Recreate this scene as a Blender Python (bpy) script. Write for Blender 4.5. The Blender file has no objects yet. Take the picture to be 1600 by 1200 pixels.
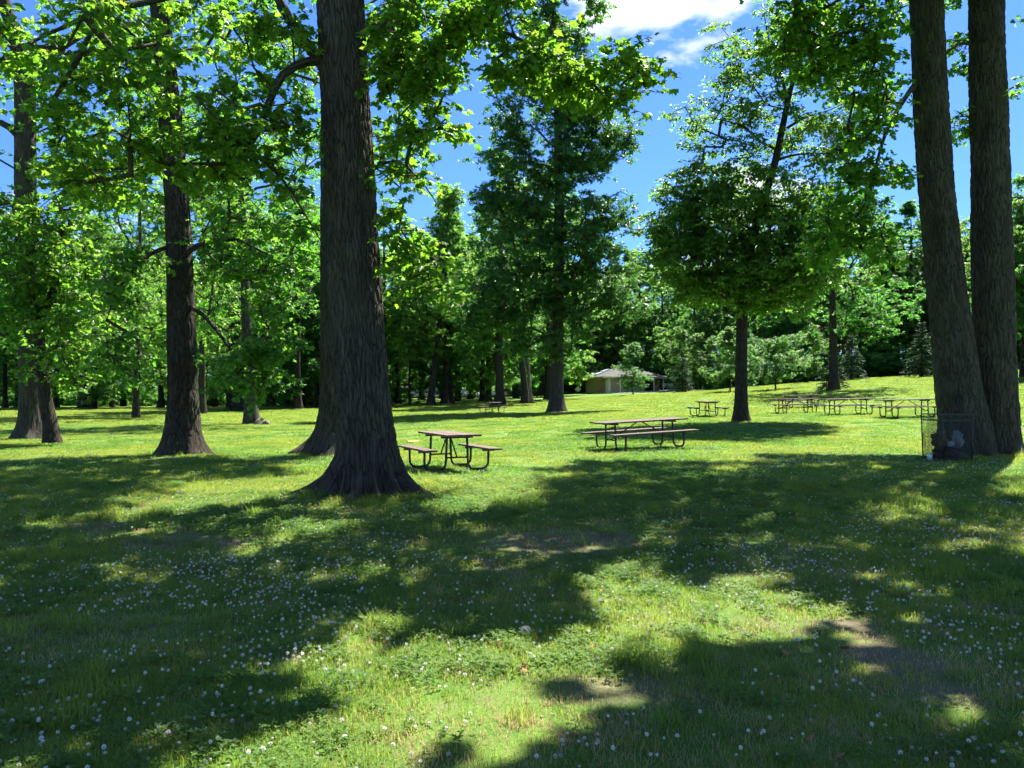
import bpy, math, random
import numpy as np
from mathutils import Vector, Matrix

R = math.radians
rng = np.random.default_rng(11)
random.seed(11)
scene = bpy.context.scene
COL = scene.collection

# ------------------------------------------------------------------ camera, sky, sun, exposure
F = 1248.0            # focal length in photo pixels (1600 wide)
CAMZ, HOR = 1.6, 615.0
cam_d = bpy.data.cameras.new('camera')
cam = bpy.data.objects.new('camera', cam_d); COL.objects.link(cam)
cam_d.sensor_width = 36.0; cam_d.lens = 36.0 * F / 1600.0
cam_d.clip_start = 0.1; cam_d.clip_end = 3000
cam.location = (0, 0, CAMZ)
cam.rotation_euler = (R(90) + math.atan((HOR - 600) / F), 0, 0)
scene.camera = cam

SUN_AZ, SUN_EL = R(34), R(57)          # azimuth measured from +Y towards +X
S = np.array([math.sin(SUN_AZ) * math.cos(SUN_EL), math.cos(SUN_AZ) * math.cos(SUN_EL), math.sin(SUN_EL)])
sd = bpy.data.lights.new('sun', 'SUN'); sd.energy = 5.0; sd.angle = R(0.53); sd.color = (1.0, 0.95, 0.86)
so = bpy.data.objects.new('sun', sd); COL.objects.link(so)
so.rotation_euler = Vector(-S).to_track_quat('-Z', 'Y').to_euler()
so.location = (0, 0, 60)

world = bpy.data.worlds.new('World'); scene.world = world; world.use_nodes = True
wn, wl = world.node_tree.nodes, world.node_tree.links
wn.clear()
w_out = wn.new('ShaderNodeOutputWorld'); w_bg = wn.new('ShaderNodeBackground')
w_bg.inputs['Strength'].default_value = 0.058
sky = wn.new('ShaderNodeTexSky'); sky.sky_type = 'NISHITA'; sky.sun_disc = False
sky.sun_elevation = SUN_EL; sky.sun_rotation = SUN_AZ
sky.altitude = 50; sky.air_density = 1.0; sky.dust_density = 0.25; sky.ozone_density = 3.0
tc = wn.new('ShaderNodeTexCoord'); sep = wn.new('ShaderNodeSeparateXYZ')
wl.new(tc.outputs['Generated'], sep.inputs[0])
def wmath(op, a, b=None):
    n = wn.new('ShaderNodeMath'); n.operation = op
    for i, v in enumerate((a, b)):
        if v is None: continue
        if isinstance(v, (int, float)): n.inputs[i].default_value = v
        else: wl.new(v, n.inputs[i])
    return n.outputs[0]
den = wmath('ADD', wmath('MAXIMUM', sep.outputs[2], 0.0), 0.16)
cmb = wn.new('ShaderNodeCombineXYZ')
wl.new(wmath('DIVIDE', sep.outputs[0], den), cmb.inputs[0])
wl.new(wmath('DIVIDE', sep.outputs[1], den), cmb.inputs[1])
cn = wn.new('ShaderNodeTexNoise'); cn.inputs['Scale'].default_value = 1.35; cn.inputs['Detail'].default_value = 6
cn.inputs['Roughness'].default_value = 0.56; cn.inputs['Distortion'].default_value = 0.25
mp = wn.new('ShaderNodeMapping'); mp.inputs['Location'].default_value = (9.90, 5.88, 2.31)
wl.new(cmb.outputs[0], mp.inputs[0]); wl.new(mp.outputs[0], cn.inputs['Vector'])
cr = wn.new('ShaderNodeValToRGB')
cr.color_ramp.elements[0].position = 0.57; cr.color_ramp.elements[0].color = (0, 0, 0, 1)
cr.color_ramp.elements[1].position = 0.64; cr.color_ramp.elements[1].color = (1, 1, 1, 1)
wl.new(cn.outputs['Fac'], cr.inputs[0])
tint = wn.new('ShaderNodeMix'); tint.data_type = 'RGBA'; tint.blend_type = 'MULTIPLY'; tint.inputs[0].default_value = 1.0
wl.new(sky.outputs[0], tint.inputs[6]); tint.inputs[7].default_value = (0.34, 0.55, 0.91, 1)
cm = wn.new('ShaderNodeMix'); cm.data_type = 'RGBA'
cm.inputs[7].default_value = (6.4, 6.6, 7.0, 1)
wl.new(cr.outputs[0], cm.inputs[0]); wl.new(tint.outputs[2], cm.inputs[6])
wl.new(cm.outputs[2], w_bg.inputs['Color']); wl.new(w_bg.outputs[0], w_out.inputs[0])

vs = scene.view_settings
vs.view_transform = 'Standard'; vs.look = 'None'; vs.exposure = 2.1; vs.gamma = 1.0; vs.use_curve_mapping = False
scene.render.engine = 'CYCLES'
cy = scene.cycles
cy.max_bounces = 7; cy.diffuse_bounces = 4; cy.glossy_bounces = 1; cy.transmission_bounces = 6; cy.transparent_max_bounces = 4
cy.sample_clamp_indirect = 4.0; cy.caustics_reflective = False; cy.caustics_refractive = False
cy.use_denoising = True; cy.use_adaptive_sampling = True; cy.adaptive_threshold = 0.02; cy.use_light_tree = False
world.cycles.sampling_method = 'MANUAL'; world.cycles.sample_map_resolution = 512
try: cy.denoising_prefilter = 'FAST'
except Exception: pass

# ------------------------------------------------------------------ helpers: noise, pixels, meshes
def _hash(ix, iy, iz, seed):
    h = (ix.astype(np.int64) * 374761393 + iy.astype(np.int64) * 668265263 + iz.astype(np.int64) * 2147483647 + seed * 1274126177) & 0xffffffff
    h = ((h ^ (h >> 13)) * 1274126177) & 0xffffffff
    h = h ^ (h >> 16)
    return (h & 0xffffff) / float(0xffffff)
def vnoise(p, seed=0):
    p = np.asarray(p, float); i = np.floor(p).astype(np.int64); f = p - i; f = f * f * (3 - 2 * f)
    out = 0
    for dx in (0, 1):
        wx = f[..., 0] if dx else 1 - f[..., 0]
        for dy in (0, 1):
            wy = f[..., 1] if dy else 1 - f[..., 1]
            for dz in (0, 1):
                wz = f[..., 2] if dz else 1 - f[..., 2]
                out = out + wx * wy * wz * _hash(i[..., 0] + dx, i[..., 1] + dy, i[..., 2] + dz, seed)
    return out
def fbm(p, seed=0, oct=3):
    p = np.asarray(p, float); a, s, t = 1.0, 0.0, 0.0
    for k in range(oct):
        s = s + a * vnoise(p, seed + k); t += a; a *= 0.5; p = p * 2.03
    return s / t
def n2(x, y, sc, seed=0, oct=2):
    x = np.asarray(x, float); y = np.asarray(y, float)
    return fbm(np.stack([x * sc, y * sc, np.zeros_like(x) + 0.37], -1), seed, oct)

def W(px, py, Y):
    return np.array([(px - 800.0) / F * Y, Y, CAMZ + (HOR - py) / F * Y])
def to_px(p):
    p = np.asarray(p, float); Y = np.maximum(p[..., 1], 0.01)
    return 800 + F * p[..., 0] / Y, HOR - F * (p[..., 2] - CAMZ) / Y

# terrain: heights read off where things touch the lawn
_ctrl = []
for X in (-14, -7, 0, 7, 13):
    for Y in (-15, 0, 6, 12, 17):
        _ctrl.append((X, Y, 0.0))
for px, Y, py in [(563, 12.5, 772), (50, 28.5, 685), (80, 25.6, 693), (285, 21, 710), (505, 21, 710), (393, 41, 663), (213, 52, 653), (316, 62, 647),
                  (366, 70, 643), (100, 90, 638), (300, 95, 637), (470, 95, 635), (700, 85, 633), (780, 80, 632), (640, 84, 634), (870, 58, 645), (770, 58, 645),
                  (995, 21.5, 699), (1105, 40, 651), (1158, 34, 658), (1417, 34, 651), (1325, 38, 647), (1245, 42, 646), (1250, 47, 640), (1303, 65, 608),
                  (1500, 20.5, 711), (1140, 80, 613), (1213, 75, 611), (1270, 90, 598), (1330, 85, 590), (1440, 85, 591), (1600, 85, 576), (1600, 40, 640), (1400, 95, 588),
                  (990, 95, 617), (960, 125, 614), (1020, 125, 614), (1065, 100, 615), (1150, 105, 604), (640, 150, 622), (770, 150, 621), (900, 130, 615)]:
    p = W(px, py, Y); _ctrl.append(tuple(p))
for X, Y, Z in [(-90, 90, -0.1), (-120, 200, 0), (0, 220, 1.0), (120, 200, 7), (-300, 500, 0), (0, 600, 2), (300, 500, 9), (300, 0, 5), (-300, 0, 0), (0, -300, 0), (80, 20, 2.2), (40, 10, .7), (-60, 0, 0), (75, 95, 5.2), (60, 120, 5.0)]:
    _ctrl.append((X, Y, Z))
_C = np.array(_ctrl)
_n = len(_C)
_D = np.linalg.norm(_C[:, None, :2] - _C[None, :, :2], axis=-1)
_A = np.zeros((_n + 3, _n + 3)); _A[:_n, :_n] = _D - np.eye(_n) * 0.8
_A[:_n, _n:] = np.c_[np.ones(_n), _C[:, :2]]; _A[_n:, :_n] = _A[:_n, _n:].T
_wt = np.linalg.solve(_A, np.r_[_C[:, 2], 0, 0, 0])
def gz(x, y):
    x = np.asarray(x, float); y = np.asarray(y, float); sh = x.shape
    q = np.stack([x.ravel(), y.ravel()], -1); out = np.zeros(len(q))
    for k in range(0, len(q), 20000):
        c = q[k:k + 20000]
        d = np.sqrt(((c[:, None, :] - _C[None, :, :2]) ** 2).sum(-1) + 4.0)
        out[k:k + 20000] = d @ _wt[:_n] + _wt[_n] + c @ _wt[_n + 1:]
    b = (n2(q[:, 0], q[:, 1], 0.35, 5) - 0.5) * 0.05
    return (out + b).reshape(sh)
_off = float(np.mean(gz(np.array([0., 2, -2]), np.array([4., 6, 8]))))
_gz0 = gz
def gz(x, y): return _gz0(x, y) - _off * np.exp(-(np.asarray(x, float) ** 2 + np.asarray(y, float) ** 2) / 900.0)
def gz1(x, y): return float(gz(np.array([x]), np.array([y]))[0])
def gp(px, Y):                       # a point on the lawn under pixel column px at distance Y
    X = (px - 800.0) / F * Y
    return np.array([X, Y, gz1(X, Y)])

def mesh_np(name, verts, loops, sizes, mats=(), smooth=False, matidx=None):
    me = bpy.data.meshes.new(name)
    verts = np.asarray(verts, np.float32); loops = np.asarray(loops, np.int32).ravel(); sizes = np.asarray(sizes, np.int32)
    me.vertices.add(len(verts)); me.vertices.foreach_set('co', verts.ravel())
    me.loops.add(len(loops)); me.loops.foreach_set('vertex_index', loops)
    me.polygons.add(len(sizes))
    st = np.zeros(len(sizes), np.int32); st[1:] = np.cumsum(sizes)[:-1]
    me.polygons.foreach_set('loop_start', st)
    me.polygons.foreach_set('use_smooth', np.full(len(sizes), bool(smooth)))
    for m in mats: me.materials.append(m)
    if matidx is not None: me.polygons.foreach_set('material_index', np.asarray(matidx, np.int32))
    me.update(calc_edges=True)
    return me
class MB:
    """collects pieces of mesh that make up ONE part"""
    def __init__(s): s.v = []; s.l = []; s.s = []; s.n = 0
    def add(s, v, faces):
        v = np.asarray(v, float).reshape(-1, 3)
        for f in faces:
            s.l.extend([i + s.n for i in f]); s.s.append(len(f))
        s.v.append(v); s.n += len(v); return s
    def addnp(s, v, f):               # f: (n,k) array
        f = np.asarray(f); s.l.extend((f + s.n).ravel().tolist()); s.s.extend([f.shape[1]] * len(f)); s.v.append(np.asarray(v, float)); s.n += len(v); return s
    def box(s, c, d, rot=None, taper=1.0):
        x, y, z = np.array(d) / 2.0
        v = np.array([(-x, -y, -z), (x, -y, -z), (x, y, -z), (-x, y, -z), (-x * taper, -y * taper, z), (x * taper, -y * taper, z), (x * taper, y * taper, z), (-x * taper, y * taper, z)])
        if rot is not None: v = v @ np.array(rot).T
        return s.add(v + np.array(c), [(3, 2, 1, 0), (4, 5, 6, 7), (0, 1, 5, 4), (1, 2, 6, 5), (2, 3, 7, 6), (3, 0, 4, 7)])
    def tube(s, pts, rad, n=8, cap=True, closed=False):
        v, f = tube(np.asarray(pts, float), rad, n); s.addnp(v, f)
        if cap:
            k = s.n - len(v); m = len(v) // n
            s.l.extend([k + i for i in range(n)][::-1]); s.s.append(n)
            s.l.extend([k + (m - 1) * n + i for i in range(n)]); s.s.append(n)
        return s
    def mesh(s, name, mat, smooth=False):
        return mesh_np(name, np.concatenate(s.v), s.l, s.s, [mat], smooth)
    def build(s, name, mat, parent=None, smooth=False):
        return obj(name, s.mesh(name, mat, smooth), parent)
def obj(name, me, parent=None, loc=None):
    o = bpy.data.objects.new(name, me); COL.objects.link(o)
    if parent is not None: o.parent = parent
    if loc is not None: o.location = loc
    return o
def empty(name, loc, rz=0.0):
    o = bpy.data.objects.new(name, None); COL.objects.link(o); o.location = loc; o.rotation_euler = (0, 0, rz); o.empty_display_size = 0.2
    return o
def tag(o, label=None, cat=None, group=None, kind=None):
    for k, v in (('label', label), ('category', cat), ('group', group), ('kind', kind)):
        if v: o[k] = v
    return o
def copy_tree(o, parent=None):
    c = o.copy(); COL.objects.link(c); c.parent = parent
    for ch in list(o.children): copy_tree(ch, c)
    return c
def smooth_path(pts, rad, step):
    """Catmull-Rom resampling of a polyline with radii"""
    P = np.asarray(pts, float); Rr = np.asarray(rad, float)
    if len(P) < 3:
        n = max(2, int(np.linalg.norm(P[-1] - P[0]) / step) + 1); t = np.linspace(0, 1, n)[:, None]
        return P[0] + (P[-1] - P[0]) * t, Rr[0] + (Rr[-1] - Rr[0]) * t[:, 0]
    Q = np.vstack([2 * P[0] - P[1], P, 2 * P[-1] - P[-2]]); oq, orr = [], []
    for i in range(len(P) - 1):
        n = max(2, int(np.linalg.norm(P[i + 1] - P[i]) / step)); t = np.linspace(0, 1, n, endpoint=False)[:, None]
        p0, p1, p2, p3 = Q[i], Q[i + 1], Q[i + 2], Q[i + 3]
        oq.append(0.5 * (2 * p1 + (p2 - p0) * t + (2 * p0 - 5 * p1 + 4 * p2 - p3) * t ** 2 + (3 * p1 - p0 - 3 * p2 + p3) * t ** 3))
        orr.append(Rr[i] + (Rr[i + 1] - Rr[i]) * t[:, 0])
    oq.append(P[-1:]); orr.append(Rr[-1:])
    return np.vstack(oq), np.concatenate(orr)
def frames(P):
    T = np.gradient(P, axis=0); T /= np.linalg.norm(T, axis=1, keepdims=True) + 1e-9
    a = np.tile(np.array([0.0, 1.0, 0.0]), (len(P), 1)); bad = np.abs(T[:, 1]) > 0.9; a[bad] = (1.0, 0, 0)
    if bad.any() and not bad.all(): a[:] = (0.37, 0.61, 0.70)
    N = np.cross(T, a); N /= np.linalg.norm(N, axis=1, keepdims=True) + 1e-9
    return T, N, np.cross(T, N)
def tube(P, rad, n=6):
    rad = np.broadcast_to(np.asarray(rad, float), (len(P),))
    T, N, B = frames(P); th = np.linspace(0, 2 * np.pi, n, endpoint=False)
    v = P[:, None, :] + rad[:, None, None] * (np.cos(th)[None, :, None] * N[:, None, :] + np.sin(th)[None, :, None] * B[:, None, :])
    i = np.arange(len(P) - 1)[:, None] * n; j = np.arange(n)[None, :]; k = (j + 1) % n
    f = np.stack([i + j, i + k, i + n + k, i + n + j], -1).reshape(-1, 4)
    return v.reshape(-1, 3), f
def segs(A, B, ra, rb, n=5):
    """many independent tapered segments at once"""
    A = np.asarray(A); B = np.asarray(B); T = B - A; T = T / (np.linalg.norm(T, axis=1, keepdims=True) + 1e-9)
    a = np.where(np.abs(T[:, 2:3]) > 0.8, np.array([[1.0, 0, 0]]), np.array([[0, 0, 1.0]]))
    N = np.cross(T, a); N /= np.linalg.norm(N, axis=1, keepdims=True) + 1e-9; Bn = np.cross(T, N)
    th = np.linspace(0, 2 * np.pi, n, endpoint=False); c, s_ = np.cos(th)[None, :, None], np.sin(th)[None, :, None]
    ring = c * N[:, None, :] + s_ * Bn[:, None, :]
    A2 = A - T * np.asarray(ra)[:, None] * 0.5
    v = np.concatenate([A2[:, None, :] + ring * np.asarray(ra)[:, None, None], B[:, None, :] + ring * np.asarray(rb)[:, None, None]], 1)
    j = np.arange(n); k = (j + 1) % n
    f = np.stack([j, k, n + k, n + j], -1)[None] + (np.arange(len(A)) * 2 * n)[:, None, None]
    return v.reshape(-1, 3), f.reshape(-1, 4)

# ------------------------------------------------------------------ materials
class NT:
    def __init__(s, name):
        s.m = bpy.data.materials.new(name); s.m.use_nodes = True; s.t = s.m.node_tree; s.t.nodes.clear()
        s.out = s.n('ShaderNodeOutputMaterial')
    def n(s, t, **kw):
        x = s.t.nodes.new(t)
        for k, v in kw.items():
            if k in x.inputs.keys(): s.set(x.inputs[k], v)
            else: setattr(x, k, v)
        return x
    def set(s, sock, v):
        if hasattr(v, 'is_linked') or isinstance(v, bpy.types.NodeSocket): s.t.links.new(v, sock)
        else: sock.default_value = v
    def link(s, a, b): s.t.links.new(a, b)
    def math(s, op, a, b=0.0, c=None):
        x = s.n('ShaderNodeMath'); x.operation = op; s.set(x.inputs[0], a); s.set(x.inputs[1], b)
        if c is not None: s.set(x.inputs[2], c)
        return x.outputs[0]
    def mix(s, f, a, b, blend='MIX'):
        x = s.n('ShaderNodeMix'); x.data_type = 'RGBA'; x.blend_type = blend
        s.set(x.inputs[0], f); s.set(x.inputs[6], c4(a)); s.set(x.inputs[7], c4(b)); return x.outputs[2]
    def ramp(s, f, stops):
        x = s.n('ShaderNodeValToRGB'); e = x.color_ramp.elements
        while len(e) < len(stops): e.new(0.5)
        for k, (p, c) in enumerate(stops):
            e[k].position = p; e[k].color = c4(c) if not isinstance(c, (int, float)) else (c, c, c, 1)
        s.set(x.inputs[0], f); return x.outputs[0]
    def noise(s, vec, scale, detail=4, rough=0.55, dist=0.0):
        x = s.n('ShaderNodeTexNoise'); s.set(x.inputs['Vector'], vec); x.inputs['Scale'].default_value = scale
        x.inputs['Detail'].default_value = detail; x.inputs['Roughness'].default_value = rough; x.inputs['Distortion'].default_value = dist
        return x.outputs['Fac']
    def mapv(s, vec, scale=(1, 1, 1), loc=(0, 0, 0)):
        x = s.n('ShaderNodeMapping'); s.set(x.inputs[0], vec); x.inputs['Scale'].default_value = scale; x.inputs['Location'].default_value = loc
        return x.outputs[0]
    def obj(s): return s.n('ShaderNodeTexCoord').outputs['Object']
    def pos(s): return s.n('ShaderNodeNewGeometry').outputs['Position']
    def bump(s, h, dist=0.01, strength=1.0):
        x = s.n('ShaderNodeBump'); s.set(x.inputs['Height'], h); x.inputs['Distance'].default_value = dist; x.inputs['Strength'].default_value = strength
        return x.outputs[0]
    def principled(s, base, rough=0.6, spec=0.3, normal=None, metal=0.0, **kw):
        x = s.n('ShaderNodeBsdfPrincipled'); s.set(x.inputs['Base Color'], c4(base)); s.set(x.inputs['Roughness'], rough)
        x.inputs['Specular IOR Level'].default_value = spec; x.inputs['Metallic'].default_value = metal
        if normal is not None: s.set(x.inputs['Normal'], normal)
        for k, v in kw.items(): s.set(x.inputs[k], v)
        return x.outputs[0]
    def done(s, sh): s.link(sh, s.out.inputs[0]); return s.m
def c4(c):
    if isinstance(c, (tuple, list)) and len(c) == 3: return (c[0], c[1], c[2], 1.0)
    return c

def mat_leaf(name, lo, hi, tlo, thi, tfac=0.5, rough=0.45, spec=0.35, hue=0.02, val=0.25):
    t = NT(name)
    ri = t.n('ShaderNodeNewGeometry').outputs['Random Per Island']; orand = t.n('ShaderNodeObjectInfo').outputs['Random']
    base = t.ramp(ri, [(0.0, lo), (0.8, hi), (1.0, tuple(np.array(hi) * np.array((1.5, 1.15, 0.9))))])
    tr = t.ramp(ri, [(0.0, tlo), (1.0, thi)])
    def vary(c):
        h = t.n('ShaderNodeHueSaturation'); t.set(h.inputs['Color'], c)
        t.set(h.inputs['Hue'], t.math('MULTIPLY_ADD', orand, -2 * hue, 0.5 + hue)); t.set(h.inputs['Value'], t.math('MULTIPLY_ADD', orand, val, 1.0 - val * 0.5))
        return h.outputs[0]
    p = t.principled(vary(base), rough, spec)
    q = t.n('ShaderNodeBsdfTranslucent'); t.set(q.inputs['Color'], vary(tr))
    mx = t.n('ShaderNodeMixShader'); mx.inputs[0].default_value = tfac; t.link(p, mx.inputs[1]); t.link(q.outputs[0], mx.inputs[2])
    return t.done(mx.outputs[0])

def mat_bark(name, dark, mid, light, sx=16.0, sz=2.2, dist=0.03, moss=0.25, seed=0.0):
    t = NT(name); bc = t.n('ShaderNodeAttribute'); bc.attribute_name = 'bark'; o = bc.outputs['Vector']
    v = t.mapv(o, (sx, sx, sz), (seed, seed, seed))
    warp = t.n('ShaderNodeTexNoise'); t.set(warp.inputs['Vector'], t.mapv(o, (3, 3, 1.6))); warp.inputs['Scale'].default_value = 1.0; warp.inputs['Detail'].default_value = 3
    add = t.n('ShaderNodeVectorMath'); add.operation = 'MULTIPLY_ADD'; t.set(add.inputs[0], warp.outputs['Color']); add.inputs[1].default_value = (3.4, 3.4, 1.4); t.set(add.inputs[2], v)
    vo = t.n('ShaderNodeTexVoronoi'); vo.feature = 'DISTANCE_TO_EDGE'; t.set(vo.inputs['Vector'], add.outputs[0]); vo.inputs['Scale'].default_value = 1.0
    v2_ = t.n('ShaderNodeTexVoronoi'); v2_.feature = 'DISTANCE_TO_EDGE'; t.set(v2_.inputs['Vector'], add.outputs[0]); v2_.inputs['Scale'].default_value = 3.0
    fl_ = t.n('ShaderNodeAttribute'); fl_.attribute_name = 'flare'; md_ = t.n('ShaderNodeMix'); t.set(md_.inputs[0], fl_.outputs['Fac']); t.set(md_.inputs[2], vo.outputs['Distance']); t.set(md_.inputs[3], v2_.outputs['Distance'])
    edge = t.ramp(md_.outputs[0], [(0.01, 0.16), (0.10, 0.70), (0.42, 1.0)])
    fine = t.noise(t.mapv(o, (sx * 3, sx * 3, sz * 4)), 1.0, 5, 0.6)
    h = t.math('MULTIPLY_ADD', fine, 0.35, t.math('MULTIPLY', edge, 0.8))
    col = t.ramp(h, [(0.12, dark), (0.55, mid), (0.95, light)])
    big = t.noise(o, 1.7, 3)
    col = t.mix(t.ramp(t.noise(t.mapv(o, (4, 4, 1.6)), 1.0, 4, .6), [(.35, 0.0), (.7, .75)]), col, tuple(np.array(mid) * .55))
    col = t.mix(t.ramp(t.noise(t.mapv(o, (7, 7, 4), (3, 9, 1)), 1.0, 5, .65), [(.66, 0.0), (.72, .55)]), col, (0.17, 0.175, 0.14))
    mossf = t.math('MULTIPLY', t.ramp(big, [(0.5, 0.0), (0.72, 1.0)]), moss)
    col = t.mix(mossf, col, (0.075, 0.085, 0.045))
    return t.done(t.principled(col, 0.9, 0.15, t.bump(h, dist)))

def mat_plain(name, col, rough=0.6, spec=0.3, metal=0.0, var=0.12, sc=8.0, bump=0.0, **kw):
    t = NT(name); o = t.obj(); f = t.noise(o, sc, 5)
    c = t.mix(f, tuple(np.array(col) * (1 - var)), tuple(np.minimum(np.array(col) * (1 + var), 1.0)))
    return t.done(t.principled(c, rough, spec, t.bump(f, bump) if bump else None, metal, **kw))
def mat_wood(name, lo, hi, axis=0):
    t = NT(name); o = t.obj(); sc = [22, 22, 22]; sc[axis] = 1.5
    ob = t.n('ShaderNodeObjectInfo').outputs['Random']
    v = t.n('ShaderNodeVectorMath'); v.operation = 'ADD'; t.set(v.inputs[0], o)
    cx = t.n('ShaderNodeCombineXYZ'); t.set(cx.inputs[0], t.math('MULTIPLY', ob, 37.0)); t.set(cx.inputs[2], t.math('MULTIPLY', ob, 11.0)); t.link(cx.outputs[0], v.inputs[1])
    g = t.noise(t.mapv(v.outputs[0], sc), 1.0, 6, 0.65, 0.4)
    col = t.ramp(g, [(0.25, lo), (0.75, hi)])
    h = t.n('ShaderNodeHueSaturation'); t.set(h.inputs['Color'], col); t.set(h.inputs['Value'], t.math('MULTIPLY_ADD', ob, 0.5, 0.75))
    return t.done(t.principled(h.outputs[0], 0.75, 0.25, t.bump(g, 0.004)))

M = {}
M['maple'] = mat_leaf('maple_leaf', (0.045, 0.115, 0.016), (0.088, 0.185, 0.026), (0.10, 0.31, 0.018), (0.28, 0.52, 0.03), 0.56, 0.45, 0.25, 0.012, 0.1)
M['mapleB'] = mat_leaf('maple_leaf_deep', (0.038, 0.105, 0.018), (0.072, 0.168, 0.028), (0.10, 0.31, 0.022), (0.24, 0.49, 0.035), 0.52, 0.42, 0.3, 0.012, 0.15)
M['oak'] = mat_leaf('oak_leaf', (0.026, 0.076, 0.024), (0.054, 0.132, 0.036), (0.06, 0.21, 0.026), (0.14, 0.34, 0.04), 0.44, 0.42, 0.3, 0.01, 0.1)
M['small'] = mat_leaf('small_leaf', (0.042, 0.108, 0.022), (0.084, 0.170, 0.036), (0.13, 0.32, 0.028), (0.28, 0.48, 0.06), 0.54, 0.42, 0.3, 0.01, 0.1)
M['far'] = mat_leaf('broadleaf', (0.042, 0.110, 0.026), (0.090, 0.190, 0.048), (0.13, 0.37, 0.04), (0.28, 0.54, 0.085), 0.56, 0.5, 0.22, 0.022, 0.45)
M['young'] = mat_leaf('young_leaf', (0.042, 0.108, 0.030), (0.080, 0.172, 0.050), (0.11, 0.30, 0.04), (0.21, 0.44, 0.07), 0.45, 0.5, 0.35, 0.02, 0.3)
M['shrub'] = mat_leaf('shrub_leaf', (0.036, 0.095, 0.024), (0.076, 0.165, 0.042), (0.10, 0.30, 0.034), (0.22, 0.46, 0.065), 0.5, 0.5, 0.22, 0.02, 0.4)
M['needle'] = mat_leaf('spruce_needle', (0.020, 0.052, 0.030), (0.045, 0.090, 0.046), (0.03, 0.09, 0.03), (0.06, 0.14, 0.04), 0.25, 0.6, 0.08, 0.01, 0.2)
M['red'] = mat_leaf('red_leaf', (0.06, 0.014, 0.018), (0.13, 0.03, 0.035), (0.20, 0.03, 0.03), (0.3, 0.06, 0.06), 0.45)
M['bark'] = mat_bark('furrowed_bark', (0.008, 0.007, 0.006), (0.050, 0.042, 0.033), (0.104, 0.089, 0.072), 25, 2.0, 0.022, 0.35)
M['barkB'] = mat_bark('grey_furrowed_bark', (0.006, 0.005, 0.004), (0.048, 0.041, 0.033), (0.105, 0.091, 0.074), 21, 1.9, 0.022, 0.4, 7.0)
M['barkD'] = mat_bark('dark_bark', (0.012, 0.010, 0.008), (0.038, 0.030, 0.023), (0.078, 0.063, 0.049), 16, 3.0, 0.03, 0.2, 3.0)
M['barkP'] = mat_bark('pale_bark', (0.07, 0.058, 0.045), (0.19, 0.16, 0.125), (0.33, 0.29, 0.24), 14, 3.5, 0.02, 0.15, 5.0)
M['twig'] = mat_plain('twig_bark', (0.060, 0.048, 0.034), 0.9, 0.1, 0, 0.3, 5)
M['plank'] = mat_wood('weathered_brown_plank', (0.060, 0.038, 0.031), (0.175, 0.122, 0.102))
M['pipe'] = mat_plain('black_pipe', (0.022, 0.020, 0.018), 0.45, 0.4, 0.3, 0.25, 14)
M['wire'] = mat_plain('galvanised_wire', (0.06, 0.058, 0.055), 0.5, 0.4, 0.5, 0.2, 10)

def mat_grass(name, lo, hi, tlo, thi, dry):
    t = NT(name); ri = t.n('ShaderNodeNewGeometry').outputs['Random Per Island']; pos = t.pos()
    base = t.ramp(ri, [(0.0, lo), (0.85, hi), (0.97, dry)]); tr = t.ramp(ri, [(0.0, tlo), (0.85, thi), (0.97, dry)])
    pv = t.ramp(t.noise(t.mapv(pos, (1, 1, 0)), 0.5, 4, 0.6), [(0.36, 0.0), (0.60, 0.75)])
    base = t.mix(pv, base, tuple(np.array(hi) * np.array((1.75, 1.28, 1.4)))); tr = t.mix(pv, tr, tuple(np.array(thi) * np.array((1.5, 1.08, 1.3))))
    p = t.principled(base, 0.6, 0.15); q = t.n('ShaderNodeBsdfTranslucent'); t.set(q.inputs['Color'], tr)
    mx = t.n('ShaderNodeMixShader'); mx.inputs[0].default_value = 0.5; t.link(p, mx.inputs[1]); t.link(q.outputs[0], mx.inputs[2])
    return t.done(mx.outputs[0])
M['grass'] = mat_grass('grass_blade', (0.064, 0.126, 0.020), (0.138, 0.216, 0.036), (0.14, 0.29, 0.026), (0.28, 0.44, 0.05), (0.34, 0.30, 0.13))
M['clover'] = mat_grass('clover_leaf', (0.046, 0.118, 0.022), (0.092, 0.185, 0.038), (0.095, 0.26, 0.028), (0.19, 0.39, 0.05), (0.09, 0.17, 0.03))
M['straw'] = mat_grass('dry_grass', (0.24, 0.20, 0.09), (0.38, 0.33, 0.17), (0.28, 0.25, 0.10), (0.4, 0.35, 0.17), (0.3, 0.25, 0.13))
t = NT('clover_blossom'); zz = t.n('ShaderNodeSeparateXYZ'); t.link(t.obj(), zz.inputs[0])
fr_ = t.n('ShaderNodeObjectInfo').outputs['Random']
M['blossom'] = t.done(t.principled(t.mix(t.ramp(fr_, [(.6, 0.0), (1.0, .7)]), t.ramp(t.math('MULTIPLY', zz.outputs[2], 9.0), [(0.42, (0.30, 0.34, 0.20)), (0.62, (0.74, 0.74, 0.66))]), (.36, .30, .18)), 0.7, 0.2))
M['stem'] = mat_plain('clover_stem', (0.07, 0.14, 0.03), 0.6, 0.2)
M['dryleaf'] = mat_plain('dry_leaf', (0.24, 0.12, 0.045), 0.7, 0.2, 0, 0.4, 30)

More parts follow.
